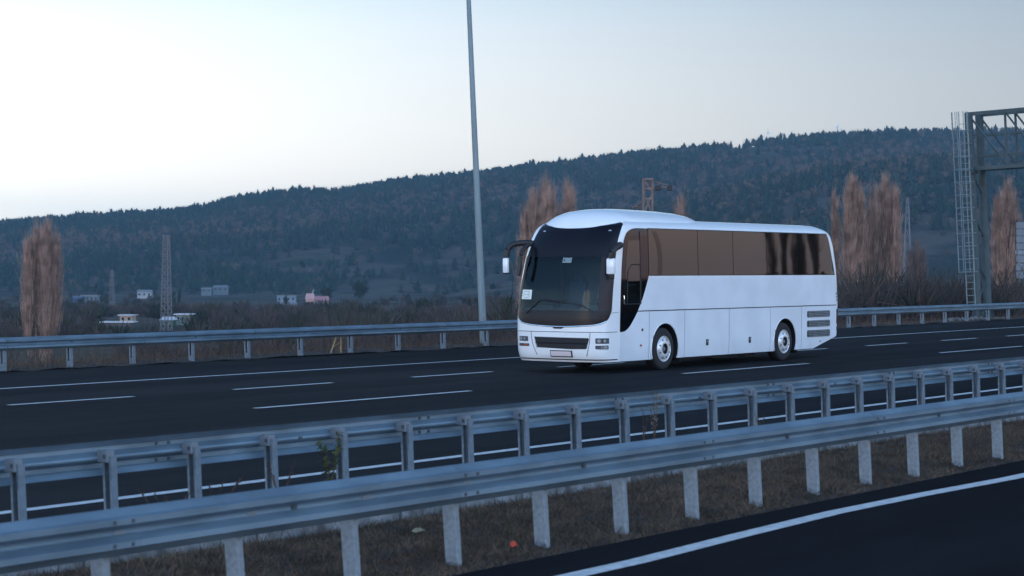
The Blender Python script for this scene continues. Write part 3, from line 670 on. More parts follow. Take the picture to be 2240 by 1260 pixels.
# ---- wheels
def wheel(x, sgn):
    yo = sgn * 1.235; c = (0, 0, 0)
    w = link('wheel', None, coach, (x, yo, .505)) if False else None
    r = bpy.data.objects.new('wheel', None); r.empty_display_size = .3; C.objects.link(r); r.parent = coach; r.location = (x, yo, .505)
    ty = [(.30, -.01), (.33, .0), (.40, .006), (.47, -.005), (.497, -.03), (.505, -.06), (.505, -.125), (.498, -.13), (.498, -.14), (.505, -.145), (.505, -.24), (.495, -.27), (.45, -.295), (.33, -.30)]
    MB().lathe(ty, sign=sgn, n=48).build('tyre', M_TYRE, r, smooth=True)
    rim = [(.300, -.005), (.312, .008), (.305, .014), (.285, .004), (.272, -.02), (.262, .006), (.235, .030), (.19, .042), (.150, .046), (.128, .044)]
    MB().lathe(rim, sign=sgn, n=40).build('rim', M_RIM, r, smooth=True)
    hb = MB().lathe([(.128, .044), (.118, .02), (.112, -.045)], sign=sgn, n=28, mi=1); hb.lathe([(.118, -.045), (.07, -.05), (.062, .0), (.045, .018), (0, .02)], sign=sgn, n=24)
    hb.build('hub', [M_GALVD, M_BLACKM], r, smooth=True)
    for k in range(8):
        q = 2 * math.pi * (k + .5) / 8; m_ = MB().tube([(.222 * math.cos(q), sgn * .040, .222 * math.sin(q)), (.222 * math.cos(q), sgn * .0, .222 * math.sin(q))], .022, 10)
        m_.build('hand_hole', M_BLACKM, r)
for x in (0, WB):
    for sgn in (-1, 1): wheel(x, sgn)
for x in (0, WB): MB().tube([(x, -.95, .50), (x, .95, .50)], .09, 10).build('axle', M_BLACKM, coach)
MB().box((3.0, 0, .235), (3.6, 1.7, .10)).box((5.0, .0, .22), (.5, 1.6, .14)).build('underfloor', M_BLACKM, coach)
for x in (.78, 6.82):
    for y in (-1.06, 1.06): MB().box((x, y, .34), (.012, .34, .34)).build('mud_flap', M_BLACKM, coach)
# arch lips
for x in (0, WB):
    lip = [(x + (AR_R + .012) * math.cos(q), -1.282, AR_Z + (AR_R + .012) * math.sin(q)) for q in np.linspace(-.35, math.pi + .35, 26)]
    MB().tube(lip, .012, 6).build('arch_lip', M_WHITE, coach, smooth=True)
# ---- mirrors
mr = link('side_mirror', MB().tube(cr([(-1.98, -1.20, 2.93), (-2.08, -1.34, 2.97), (-2.34, -1.42, 2.93), (-2.50, -1.40, 2.80), (-2.52, -1.37, 2.66)], 5), [.078] * 12 + [.07] * 9, 10).mesh('side_mirror', M_BLACKM, True), coach)
MB().box((-2.50, -1.36, 2.48), (.13, .20, .38)).build('mirror_shell', M_WHITE, mr, smooth=True, bevel=.04)
MB().box((-2.44, -1.36, 2.24), (.10, .07, .10)).build('mirror_foot', M_BLACKM, mr, bevel=.02)
mr2 = link('side_mirror', MB().tube(cr([(-2.22, 1.02, 3.02), (-2.30, 1.16, 3.04), (-2.48, 1.42, 3.00), (-2.60, 1.50, 2.88), (-2.63, 1.50, 2.70)], 5), .075, 10).mesh('side_mirror', M_BLACKM, True), coach)
MB().box((-2.66, 1.50, 2.50), (.09, .15, .36)).build('mirror_shell', M_WHITE, mr2, smooth=True, bevel=.03)
MB().box((-2.60, 1.53, 2.49), (.07, .17, .38)).build('mirror_glass', M_BLACKM, mr2, bevel=.02)
MB().tube(cr([(-2.40, 1.00, 3.00), (-2.60, 1.02, 2.90), (-2.74, 1.02, 2.70), (-2.80, 1.00, 2.45), (-2.84, 1.02, 2.26)], 5), .055, 8).build('front_mirror_arm', M_BLACKM, coach, smooth=True)
# ---- driver
drv = empty('person', (AX - 1.12, YC - .62, 1.40)); tag(drv, 'coach driver in a pale shirt seated behind the windscreen, hands on the wheel', 'person')
def skin(name, verts, edges, radii, m, parent, root=0, sub=1):
    me = bpy.data.meshes.new(name); me.from_pydata(verts, edges, []); me.materials.append(m); o = link(name, me, parent)
    md = o.modifiers.new('s', 'SKIN'); md.use_smooth_shade = True
    for k, v in enumerate(me.skin_vertices[0].data): v.radius = (radii[k], radii[k]); v.use_root = (k == root)
    md2 = o.modifiers.new('u', 'SUBSURF'); md2.levels = sub; md2.render_levels = sub
    dg = bpy.context.evaluated_depsgraph_get(); m2 = bpy.data.meshes.new_from_object(o.evaluated_get(dg), depsgraph=dg); o.modifiers.clear(); o.data = m2
    return o
V = [(0, 0, .22), (0, 0, .42), (-.02, 0, .60), (-.02, 0, .70), (-.04, 0, .78), (-.05, 0, .90), (-.02, -.19, .62), (-.18, -.24, .42), (-.52, -.19, .36), (-.60, -.17, .36), (-.02, .19, .62), (-.18, .24, .42), (-.52, .19, .36), (-.60, .17, .36),
     (-.38, -.12, .22), (-.46, -.12, -.10), (-.56, -.12, -.16), (-.38, .12, .22), (-.46, .12, -.10), (-.56, .12, -.16)]
E_ = [(0, 1), (1, 2), (2, 3), (3, 4), (4, 5), (2, 6), (6, 7), (7, 8), (8, 9), (2, 10), (10, 11), (11, 12), (12, 13), (0, 14), (14, 15), (15, 16), (0, 17), (17, 18), (18, 19)]
R_ = [.15, .14, .13, .055, .085, .09, .06, .045, .032, .035, .06, .045, .032, .035, .08, .055, .04, .08, .055, .04]
skin('body', V, E_, R_, M_SKIN, drv)
skin('shirt', [V[i] for i in (0, 1, 2, 6, 7, 10, 11)], [(0, 1), (1, 2), (2, 3), (3, 4), (2, 5), (5, 6)], [.165, .155, .145, .075, .055, .075, .055], M_SHIRT, drv)
MB().lathe([(0, .10), (.06, .09), (.098, .04), (.103, -.01), (.09, -.06)], c=(-.03, 0, .90), axis='z', n=16).build('hair', M_BLACKM, drv, smooth=True)
# ---------------------------------------------------------------- lamp mast
RV = Vector((ST, -CT, 0))            # right as seen from the camera
def lean_rot(k):                      # tips a thing's top towards the left of the view by k metres per metre
    ax = Vector((CT, ST, 0)); return Matrix.Rotation(-math.atan(k), 4, ax)
lx, ly = on_y(1059, 0, 38.75)[0], 38.75
lm = empty('lamp_mast', (lx, ly, -.25)); lm.rotation_euler = lean_rot(.044).to_euler(); tag(lm, 'tall tapered grey lamp mast rising behind the far crash barrier out of the picture', 'lamp post')
MB().tube([(0, 0, 0), (0, 0, 6), (0, 0, 12), (0, 0, 18.5)], [.125, .098, .072, .045], 12).build('pole', M_MAST, lm, smooth=True)
MB().box((0, 0, .03), (.44, .44, .05)).build('base_plate', M_GALVD, lm, bevel=.006)
MB().box((-.09, -.085, 1.0), (.09, .03, .42), rot=Matrix.Rotation(-.75, 3, 'Z')).build('access_door', M_GALVD, lm)
MB().tube([(0, 0, 4.05), (0, 0, 4.10)], .112, 12).build('joint_band', M_GALVD, lm)
ar = MB().tube(cr([(0, 0, 18.3), (0, -.25, 18.9), (0, -.9, 19.15), (0, -1.7, 19.2)], 4), .035, 8).build('arm', M_MAST, lm, smooth=True)
MB().box((0, -2.0, 19.18), (.28, .75, .12)).build('luminaire', M_GALVD, lm, bevel=.03)
# ---------------------------------------------------------------- sign gantry
gx, gy = on_y(2139, 0, 38.9)[0], 38.9
gt = empty('sign_gantry', (gx, gy, -.1)); gt.rotation_euler = lean_rot(.045).to_euler(); tag(gt, 'grey steel lattice gantry with a caged ladder standing behind the far crash barrier', 'gantry')
GH = 10.15; GB = 7.40; DX = 1.30
def bars(name, segs, r, m=M_GANT, par=gt, n=6):
    for a, b in segs: MB().tube([a, b], r, n).build(name, m, par)
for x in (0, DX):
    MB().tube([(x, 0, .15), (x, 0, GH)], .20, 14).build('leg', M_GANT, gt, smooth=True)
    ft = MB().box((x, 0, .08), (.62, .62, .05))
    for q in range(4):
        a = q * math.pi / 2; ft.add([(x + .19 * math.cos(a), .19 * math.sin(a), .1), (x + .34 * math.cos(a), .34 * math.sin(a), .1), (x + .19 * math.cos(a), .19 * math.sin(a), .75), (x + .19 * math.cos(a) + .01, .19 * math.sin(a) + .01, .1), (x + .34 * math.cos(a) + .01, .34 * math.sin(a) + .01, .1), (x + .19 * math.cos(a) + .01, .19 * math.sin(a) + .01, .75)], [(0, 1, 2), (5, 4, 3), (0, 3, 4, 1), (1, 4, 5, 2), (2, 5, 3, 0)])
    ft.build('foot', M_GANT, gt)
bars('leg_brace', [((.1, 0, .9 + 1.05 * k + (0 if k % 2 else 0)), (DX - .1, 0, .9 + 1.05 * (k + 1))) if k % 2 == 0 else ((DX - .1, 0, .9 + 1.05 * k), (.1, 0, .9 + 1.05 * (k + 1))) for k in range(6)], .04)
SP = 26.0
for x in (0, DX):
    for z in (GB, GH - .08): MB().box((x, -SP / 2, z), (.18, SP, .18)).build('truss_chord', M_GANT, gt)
    MB().box((x, -SP / 2 , GB + .62), (.05, SP, .05)).build('truss_rail', M_GANT, gt); MB().box((x, -SP / 2, GB + 1.62), (.05, SP, .05)).build('truss_rail', M_GANT, gt)
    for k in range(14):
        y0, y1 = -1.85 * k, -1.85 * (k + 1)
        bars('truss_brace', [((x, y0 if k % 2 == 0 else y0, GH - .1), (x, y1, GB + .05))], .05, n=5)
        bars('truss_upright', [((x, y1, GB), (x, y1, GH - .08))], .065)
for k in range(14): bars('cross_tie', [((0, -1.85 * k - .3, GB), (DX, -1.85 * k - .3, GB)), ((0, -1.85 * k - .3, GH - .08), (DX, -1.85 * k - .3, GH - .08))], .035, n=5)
MB().box((DX / 2, -SP / 2, GB + .09), (.7, SP, .04)).build('walkway', M_GALVD, gt)
MB().add([(-.30, -.24, GB - .25), (.25, -.24, GB - .25), (.25, -.24, GB + .55), (0, -.24, GB + .75), (-.30, -.24, GB - .15), (-.30, .24, GB - .25), (.25, .24, GB - .25), (.25, .24, GB + .55), (0, .24, GB + .75), (-.30, .24, GB - .15)], [(0, 1, 2, 3, 4), (9, 8, 7, 6, 5), (0, 5, 6, 1), (1, 6, 7, 2), (2, 7, 8, 3), (3, 8, 9, 4), (4, 9, 5, 0)]).build('bracket', M_GANT, gt)
# far leg in the median
MB().tube([(0, -SP + .3, 0), (0, -SP + .3, GH)], .20, 12).build('leg', M_GANT, gt, smooth=True)
# ladder with cage, on the upstream side
ld = empty('ladder'); ld.parent = gt; ld.location = (-.42, .12, 0)
for y in (-.21, .21): MB().tube([(0, y, .8), (0, y, GH)], .025, 6).build('stile', M_MAST, ld)
rung = MB().tube([(0, -.21, 0), (0, .21, 0)], .015, 5).mesh('rung', M_MAST)
for k in range(28): link('rung', rung, ld, (0, 0, .95 + k * .32))
def hoop(z, r=.018):
    pts = [(-.38 + .40 * math.cos(q) if False else -.36 - .36 * math.sin(q) + .36 * 0, .40 * math.cos(q), z) for q in np.linspace(0, math.pi, 13)]
    pts = [(0, .40, z)] + pts + [(0, -.40, z)]
    return MB().tube(pts, r, 5)
for k in range(12): hoop(2.42 + k * .62, .022).build('cage_hoop', M_MAST, ld)
for q in np.linspace(0, math.pi, 5): MB().tube([(-.36 - .36 * math.sin(q), .40 * math.cos(q), 2.4), (-.36 - .36 * math.sin(q), .40 * math.cos(q), GH)], .017, 5).build('cage_bar', M_MAST, ld)
for q in np.linspace(0.3, 2.84, 6): MB().tube([(-.36 - .36 * math.sin(q), .40 * math.cos(q), GH - 1.1), (-.36 - .36 * math.sin(q), .40 * math.cos(q), GH + .02)], .017, 5).build('cage_bar', M_MAST, ld)
MB().box((gx + .65, gy, -.12), (2.6, 1.3, .36)).build('gantry_footing', M_STONE, None, bevel=.03)
tag(bpy.data.objects['gantry_footing'], 'low pale concrete block under the feet of the steel gantry', 'footing')
stone = MB().lathe([(0, -.10), (.12, -.05), (.16, .02), (.11, .09), (0, .12)], axis='z', n=7).mesh('stone', M_STONE)
for k in range(16):
    p = on_y(2078 + 4.2 * k, 703, 38.3); o = link('stone', stone, None, (p[0], 38.25 + random.uniform(-.15, .25), .03)); o.scale = [random.uniform(.6, 1.3) for _ in range(3)]; o.rotation_euler = (random.random(), random.random(), random.random() * 6)
    tag(o, ('first second third fourth fifth sixth seventh eighth ninth tenth eleventh twelfth thirteenth fourteenth fifteenth sixteenth'.split()[k]) + ' small stone from the coach end of the row before the gantry', 'stone', 'stones in front of the gantry footing')
# ---------------------------------------------------------------- panelled sign at the far right
M_PANE = mat('sign_panel', (.13, .155, .18), .6, noise=.1, nscale=1)
bx, by, _ = at_depth(2223, 600, 118)
bs = empty('panelled_sign', (bx, by, gz(bx, by))); tag(bs, 'pale board of stacked panels on dark posts past the gantry', 'sign board')
zb0 = gz(bx, by)
for (y0, y1, n) in ((485, 547, 4), (558, 610, 3)):
    za = CAM_H + (HOR - y1) / F_PX * 118 - zb0; zt = CAM_H + (HOR - y0) / F_PX * 118 - zb0; hh = (zt - za) / n
    for k in range(n):
        for c_ in range(3): MB().box((RV.x * (.42 + .86 * c_), RV.y * (.42 + .86 * c_), za + hh * (k + .5)), (.83, .05, hh - .05), rot=Matrix.Rotation(math.atan2(RV.y, RV.x), 3, 'Z')).build('panel', M_PANE, bs)
zt = CAM_H + (HOR - 482) / F_PX * 118 - zb0
for c_ in (.05, 1.3, 2.55): MB().box((RV.x * c_ + CT * .1, RV.y * c_ + ST * .1, zt / 2), (.12, .12, zt)).build('post', M_BLACKM, bs)
MB().box((RV.x * 1.3 + CT * .08, RV.y * 1.3 + ST * .08, CAM_H + (HOR - 552) / F_PX * 118 - zb0), (2.7, .1, .25), rot=Matrix.Rotation(math.atan2(RV.y, RV.x), 3, 'Z')).build('rail', M_GALVD, bs)
# ---------------------------------------------------------------- pylons, catenary mast, wind turbines
M_PYL = mat('pylon_steel', (.17, .165, .18), .6, metal=.3); M_RUST = mat('rusty_lattice', (.17, .125, .115), .7, noise=.2, nscale=3); M_TURB = mat('turbine_white', (.75, .76, .78), .5)
def lattice(mb, w0, w1, H, n, r, z0=0):
    def c(z, k):
        w = w0 + (w1 - w0) * (z - z0) / (H - z0); return (w / 2 * (1 if k in (0, 3) else -1), w / 2 * (1 if k in (0, 1) else -1), z)
    zs = [z0 + (H - z0) * (1 - (1 - i / n) ** 1.25) for i in range(n + 1)]
    for k in range(4): mb.tube([c(z0, k), c(H, k)], r, 4)
    for i in range(n):
        for k in range(4):
            k2 = (k + 1) % 4; mb.tube([c(zs[i], k), c(zs[i + 1], k2)], r * .6, 3, cap=False); mb.tube([c(zs[i], k2), c(zs[i + 1], k)], r * .6, 3, cap=False)
def pylon(px, py0, py1, d, wpx0, wpx1, n, label, arms=(), r=.07):
    X, Y, zt = at_depth(px, py0, d); z0 = gz(X, Y) ; zbase = min(z0, CAM_H + (HOR - py1) / F_PX * d)
    o = empty('lattice_pylon', (X, Y, zbase), (0, 0, .3)); tag(o, label, 'pylon', 'lattice masts in the valley')
    mb = MB(); lattice(mb, wpx0 * d / F_PX, wpx1 * d / F_PX, zt - zbase, n, r); mb.build('lattice_tower', M_PYL, o)
    for za, L in arms:
        mb = MB(); 
        for s in (-1, 1): mb.tube([(0, 0, zt - zbase - za), (s * L, 0, zt - zbase - za - .4)], r, 4); mb.tube([(0, 0, zt - zbase - za + .9), (s * L, 0, zt - zbase - za - .4)], r * .7, 4)
        mb.build('crossarm', M_PYL, o)
    return o
pylon(364, 514, 730, 300, 19, 10, 16, 'tall slim lattice mast standing alone in the valley near the white sheds', r=.06)
pylon(245, 590, 700, 620, 12, 4, 9, 'faint small lattice pylon among bare trees near the blue building', arms=((1.5, 2.2), (4.5, 2.6)), r=.06)
pylon(1985, 432, 520, 700, 20, 4, 8, 'faint lattice pylon before the dark slope by the brown poplars', arms=((2, 3.0), (5.5, 3.6)), r=.11)
# rusty frame that shows over the coach roof
d = 120; X, Y, z1 = at_depth(1417, 392, d); o = empty('signal_frame', (X, Y, gz(X, Y)), (0, 0, math.atan2(RV.y, RV.x))); tag(o, 'rust-coloured lattice frame with a side bracket showing above the coach roof', 'signal mast')
H = z1 - o.location.z; mb = MB(); u = d / F_PX; lattice(mb, 19 * u, 19 * u, H, 7, .065, 0)
for z in (H, H - 21 * u, H - 43 * u): mb.box((0, 0, z), (22 * u, 22 * u, .10))
mb.build('lattice_tower', M_RUST, o)
mb = MB(); mb.tube([(.25, 0, H - .1), (46 * u, 0, H - 14 * u)], .035, 4); mb.tube([(.25, 0, H - 20 * u), (50 * u, 0, H - 17 * u)], .05, 4); mb.tube([(22 * u, 0, H - 20 * u), (22 * u, 0, H - 6 * u)], .03, 4); mb.tube([(34 * u, 0, H - 20 * u), (34 * u, 0, H - 10 * u)], .03, 4)
mb.build('bracket', M_RUST, o)
for q in (22, 48): MB().box((q * u, 0, H - 19.5 * u), (.30, .22, .30)).build('signal_head', M_BLACKM, o, bevel=.04)
mb = MB(); mb.tube([(-34 * u, 0, H - 64 * u), (-.2, 0, H - 46 * u)], .05, 4); mb.tube([(-36 * u, 0, H - 60 * u), (-.2, 0, H - 62 * u)], .05, 4); mb.build('stay', M_RUST, o)
def turbine(px, py_hub, py_base, label, blade, rot):
    d = 2600; X, Y, zh = at_depth(px, py_hub, d); zb_ = CAM_H + (HOR - py_base) / F_PX * d - 8
    o = empty('wind_turbine', (X, Y, zb_), (0, 0, math.atan2(RV.y, RV.x))); tag(o, label, 'wind turbine', 'wind turbines on the ridge')
    MB().tube([(0, 0, 0), (0, 0, zh - zb_)], [1.1, .7], 8).build('tower', M_TURB, o); MB().box((0, -1, zh - zb_ + .3), (2.0, 5, 2.0)).build('nacelle', M_TURB, o, bevel=.3)
    for k in range(3):
        a = rot + k * 2.094; MB().tube([(0, -4, zh - zb_), (blade * .3 * math.sin(a), -4, zh - zb_ + blade * .3 * math.cos(a)), (blade * math.sin(a), -4, zh - zb_ + blade * math.cos(a))], [.35, .6, .1], 5).build('blade', M_TURB, o)
turbine(1832, 277, 295, 'white wind turbine on the wooded ridge, the one nearer the gantry', 10, .15)
turbine(1680, 290, 305, 'fainter white wind turbine mostly sunk behind the ridge trees', 8, -.2)
# ---------------------------------------------------------------- poplars: bare upright twigs
def ribbons(n, P0, D, L, w, bend=0.0):
    """n thin twigs: start points, directions, lengths, width; two quads each, tapering"""
    D = D / np.linalg.norm(D, axis=1, keepdims=True); s = RNG.normal(size=(n, 3)); s -= (s * D).sum(1, keepdims=True) * D; s /= np.linalg.norm(s, axis=1, keepdims=True)
    up = RNG.normal(size=(n, 3)) * .3; L = L[:, None]; w = w[:, None]
    p1 = P0 + D * L * .5 + up * L * bend; p2 = P0 + D * L + up * L * bend * 2.2
    V = np.stack([P0 - s * w, P0 + s * w, p1 + s * w * .7, p1 - s * w * .7, p2 + s * w * .25, p2 - s * w * .25], 1).reshape(-1, 3)
    b = np.arange(n)[:, None] * 6; F = np.concatenate([b + [0, 1, 2, 3], b + [3, 2, 4, 5]]); return V, F
M_POP = mat('poplar_twig', (.20, .127, .098), .9, col2=(.43, .275, .215), nscale=1.2); M_POPD = mat('poplar_twig_dull', (.10, .072, .066), .9, col2=(.18, .128, .11), nscale=1.2); M_BARK = mat('bark', (.075, .058, .048), .95, noise=.3, nscale=3)
def poplar(px, py_top, d, wpx, label, n=2600, m=None, base=None, X=None, Y=None, h=None, grp='bare poplars by the far roadside', tw=.013):
    if X is None: X, Y, zt = at_depth(px, py_top, d); z0 = gz(X, Y); h = zt - z0; W = wpx * d / F_PX / 2 * 1.2; n = int(n * 1.9)
    else: z0 = gz(X, Y); W = wpx
    o = empty('poplar_tree', (X, Y, z0 - .2)); tag(o, label, 'poplar', grp)
    mb = MB(); mb.tube([(0, 0, 0), (.05, 0, h * .35), (-.03, .05, h * .7), (0, 0, h * .93)], [.20 * h / 12, .15 * h / 12, .08, .02], 7)
    limbs = []
    for k in range(15):
        a = random.random() * 6.28; zb_ = h * random.uniform(.08, .5); rr = W * random.uniform(.35, .8); L = h * random.uniform(.35, .5)
        pts = [(0, 0, zb_), (rr * .5 * math.cos(a), rr * .5 * math.sin(a), zb_ + L * .25), (rr * .9 * math.cos(a), rr * .9 * math.sin(a), zb_ + L * .6), (rr * math.cos(a + .3), rr * math.sin(a + .3), min(h * .97, zb_ + L))]
        limbs.append(pts); mb.tube(pts, [.075, .06, .04, .012], 4)
    mb.build('trunk', M_BARK, o)
    # twigs grow up along a bundle of narrow spires of unequal height
    ns = max(3, int(6 + W * 9)); sa = RNG.random(ns) * 2 * np.pi; sr = W * np.sqrt(RNG.random(ns)) * .80; sr[0] = 0
    top = h * (1.0 - .16 * (sr / W) ** 2 - RNG.uniform(0, .07, ns)); top[0] = h; bot = h * RNG.uniform(.05, .32, ns); sw = W * RNG.uniform(.20, .36, ns) + .10
    k = RNG.integers(0, ns, n); u = RNG.random(n) ** .85; z = bot[k] + (top[k] - bot[k]) * u; a = RNG.random(n) * 2 * np.pi
    rr = sw[k] * np.interp(u, [0, .25, .6, .85, 1], [.45, 1, .95, .65, .10]) * np.abs(RNG.normal(size=n)) * .75
    flare = .30 + .70 * np.clip((z / h) / .30, 0, 1) ** .7
    cx_, cy_ = sr[k] * np.cos(sa[k]) * flare, sr[k] * np.sin(sa[k]) * flare
    P0 = np.stack([cx_ + rr * np.cos(a), cy_ + rr * np.sin(a), z], 1); D = np.stack([np.cos(a) * .15, np.sin(a) * .15, np.ones(n)], 1) + RNG.normal(size=(n, 3)) * [.085, .085, 0]
    L = h * RNG.uniform(.05, .13, n); V, F = ribbons(n, P0, D, L, RNG.uniform(.5, 1.2, n) * tw, .08)
    link('crown', raw_mesh('crown', V, F, m or M_POP), o); return o
poplar(80, 500, 165, 44, 'broad bare poplar at the picture edge, left one of the close pair', 3800)
poplar(106, 492, 168, 46, 'bare poplar of the close pair, the one towards the tall lattice mast', 3800)
poplar(1164, 432, 150, 48, 'reddish bare poplar just beyond the coach front, lower than its neighbour', 3600)
poplar(1196, 402, 155, 66, 'tallest reddish bare poplar rising behind the coach front', 4200)
poplar(1241, 410, 158, 46, 'narrow reddish bare poplar standing over the coach roof fairing', 3000)
poplar(1492, 436, 160, 34, 'small bare poplar tip peeping over the coach roof', 1800)
poplar(1826, 425, 150, 13, 'thin whip-like bare poplar just past the coach tail', 900)
poplar(1866, 396, 146, 42, 'tall rust-brown poplar right behind the coach tail', 4000)
poplar(1896, 470, 150, 34, 'shorter bare poplar squeezed between two tall brown poplars', 2000, M_POPD)
poplar(1934, 392, 148, 56, 'widest tall rust-brown poplar between the coach tail and the gantry', 4600)
poplar(2006, 528, 170, 36, 'dull small poplar before the green slope by the gantry ladder', 1800, M_POPD)
poplar(2202, 405, 140, 44, 'rust-brown poplar between the gantry legs and the panelled sign', 4000)
# a line of poplars across the near road (they mirror in the coach windows)
def virt(px, dY, h, w, lab):
    Yv = 2 * (YC - 1.27) + dY; X = on_y(px, 0, Yv)[0]; poplar(0, 0, 0, w, lab, 420, M_POPD, X=X, Y=-dY, h=h, grp='poplars across the near road', tw=.07)
virt(1690, 46, 19, .12, 'slim bare poplar across the near road'); virt(1722, 50, 30, .35, 'poplar with a narrow dark crown across the near road')
virt(1752, 48, 27, .45, 'full poplar across the near road'); virt(1784, 52, 30, .6, 'broadest poplar across the near road')
# ---------------------------------------------------------------- bushes and other trees
M_EVG = mat('evergreen_leaf', (.010, .018, .013), .9, col2=(.024, .034, .020), nscale=1.0); M_SCR = mat('scrub_twig', (.035, .027, .027), .95, col2=(.075, .055, .048), nscale=.15); M_SCR2 = mat('scrub_green', (.014, .020, .014), .95, col2=(.032, .036, .022), nscale=.15)
M_DRY = mat('dry_grass', (.050, .034, .025), .95, col2=(.125, .086, .060), nscale=2.5); M_GRN = mat('verge_grass', (.018, .022, .010), .95, col2=(.042, .042, .020), nscale=2.5); M_BRN = mat('dead_stalk', (.045, .026, .022), .95, col2=(.085, .052, .038), nscale=3)
def leafball(n, c, rx, rz, size, low=0.0):
    """n leaf faces scattered in lumps inside an ellipsoid"""
    k = max(4, n // 60); cc = RNG.normal(size=(k, 3)); cc /= np.linalg.norm(cc, axis=1, keepdims=True); cc *= (RNG.random((k, 1)) ** .4) * .72
    w = RNG.integers(0, k, n); p = cc[w] + RNG.normal(size=(n, 3)) * .17; p = p * [rx, rx, rz] + np.array(c)
    t = RNG.normal(size=(n, 3)); t /= np.linalg.norm(t, axis=1, keepdims=True); s = np.cross(t, RNG.normal(size=(n, 3))); s /= np.linalg.norm(s, axis=1, keepdims=True)
    q = size * RNG.uniform(.6, 1.4, (n, 1)); V = np.stack([p - t * q, p + s * q * .5, p + t * q, p - s * q * .5], 1).reshape(-1, 3); b = np.arange(n)[:, None] * 4
    return V, b + [0, 1, 2, 3]
def round_tree(px, py_top, py_base, d, wpx, name, label, cat, n=900, m=None, grp=None, size=.22):
    X, Y, zt = at_depth(px, py_top, d); z0 = min(gz(X, Y), CAM_H + (HOR - py_base) / F_PX * d); h = zt - z0; W = wpx * d / F_PX / 2
    o = empty(name, (X, Y, z0)); tag(o, label, cat, grp)
    MB().tube([(0, 0, 0), (.1, 0, h * .5), (0, .1, h * .8)], [h * .03 + .05, h * .02 + .04, .03], 6).build('trunk', M_BARK, o)
    V, F = leafball(n, (0, 0, h * .56), W, h * .50, size * max(1, h / 6)); link('crown', raw_mesh('crown', V, F, m or M_EVG), o)
ev = 'dark evergreens in the valley'
round_tree(928, 648, 690, 420, 60, 'evergreen_tree', 'spreading dark evergreen on the plain before the lamp mast', 'tree', 1200, grp=ev)
round_tree(440, 678, 708, 360, 54, 'evergreen_tree', 'low round dark evergreen beside the white-roofed shed', 'tree', 1000, grp=ev)
round_tree(786, 612, 655, 900, 40, 'evergreen_tree', 'big dark evergreen at the foot of the hill, past the pink house', 'tree', 1200, grp=ev, size=.3)
round_tree(715, 622, 650, 850, 34, 'evergreen_tree', 'dark evergreen close behind the pink house', 'tree', 700, grp=ev, size=.3)
round_tree(1110, 648, 690, 380, 50, 'evergreen_tree', 'dark evergreen bush between the lamp mast and the coach', 'tree', 900, grp=ev)
round_tree(682, 676, 702, 500, 30, 'evergreen_tree', 'small dark evergreen in front of the pink house', 'tree', 600, grp=ev)
round_tree(862, 520, 548, 1500, 26, 'evergreen_tree', 'lone dark tree on the hillside clearing', 'tree', 300, grp=ev, size=.35)
round_tree(610, 572, 592, 1350, 24, 'evergreen_tree', 'round dark tree at the lower end of the hillside clearing', 'tree', 300, grp=ev, size=.35)
round_tree(662, 562, 582, 1350, 16, 'evergreen_tree', 'small dark tree on the upper part of the hillside clearing', 'tree', 300, grp=ev, size=.35)
def cypress(px, py_top, py_base, d, wpx, label):
    X, Y, zt = at_depth(px, py_top, d); z0 = min(gz(X, Y), CAM_H + (HOR - py_base) / F_PX * d); h = zt - z0; W = wpx * d / F_PX / 2
    o = empty('cypress_tree', (X, Y, z0)); tag(o, label, 'cypress', 'cypresses by the houses'); MB().tube([(0, 0, 0), (0, 0, h * .8)], [.2, .05], 6).build('trunk', M_BARK, o)
    V, F = leafball(600, (0, 0, h * .5), W, h * .55, .35); link('crown', raw_mesh('crown', V, F, M_EVG), o)
cypress(625, 640, 672, 820, 9, 'dark narrow cypress standing in front of the pale flat-roofed house'); cypress(392, 636, 672, 800, 7, 'thin dark cypress above the white-roofed shed')
cypress(245, 612, 640, 1000, 6, 'thin dark tree beside the far blue building')
for k, (px_, w_, h_) in enumerate(((1500, 14, 7.6), (1572, 15, 8.0), (1640, 15, 8.0), (1712, 17, 8.8), (1786, 18, 9.2))):  # unseen evergreens, added so the coach windows mirror dark mounds along the sill
    Yv = 2 * (YC - 1.27) + 62; X = on_y(px_, 0, Yv)[0]; z0 = gz(X, -62); o = empty('evergreen_tree', (X, -62, z0)); tag(o, ['small', 'low', 'rounded', 'wide', 'widest'][k] + ' dark evergreen added out of view across the near road to mirror in the coach windows', 'tree', 'evergreens added for the window reflections')
    MB().tube([(0, 0, 0), (0, 0, h_ * .7)], [.3, .1], 6).build('trunk', M_BARK, o); V, F = leafball(900, (0, 0, h_ * .45), w_ / 2, h_ * .55, .6); link('crown', raw_mesh('crown', V, F, M_EVG), o)
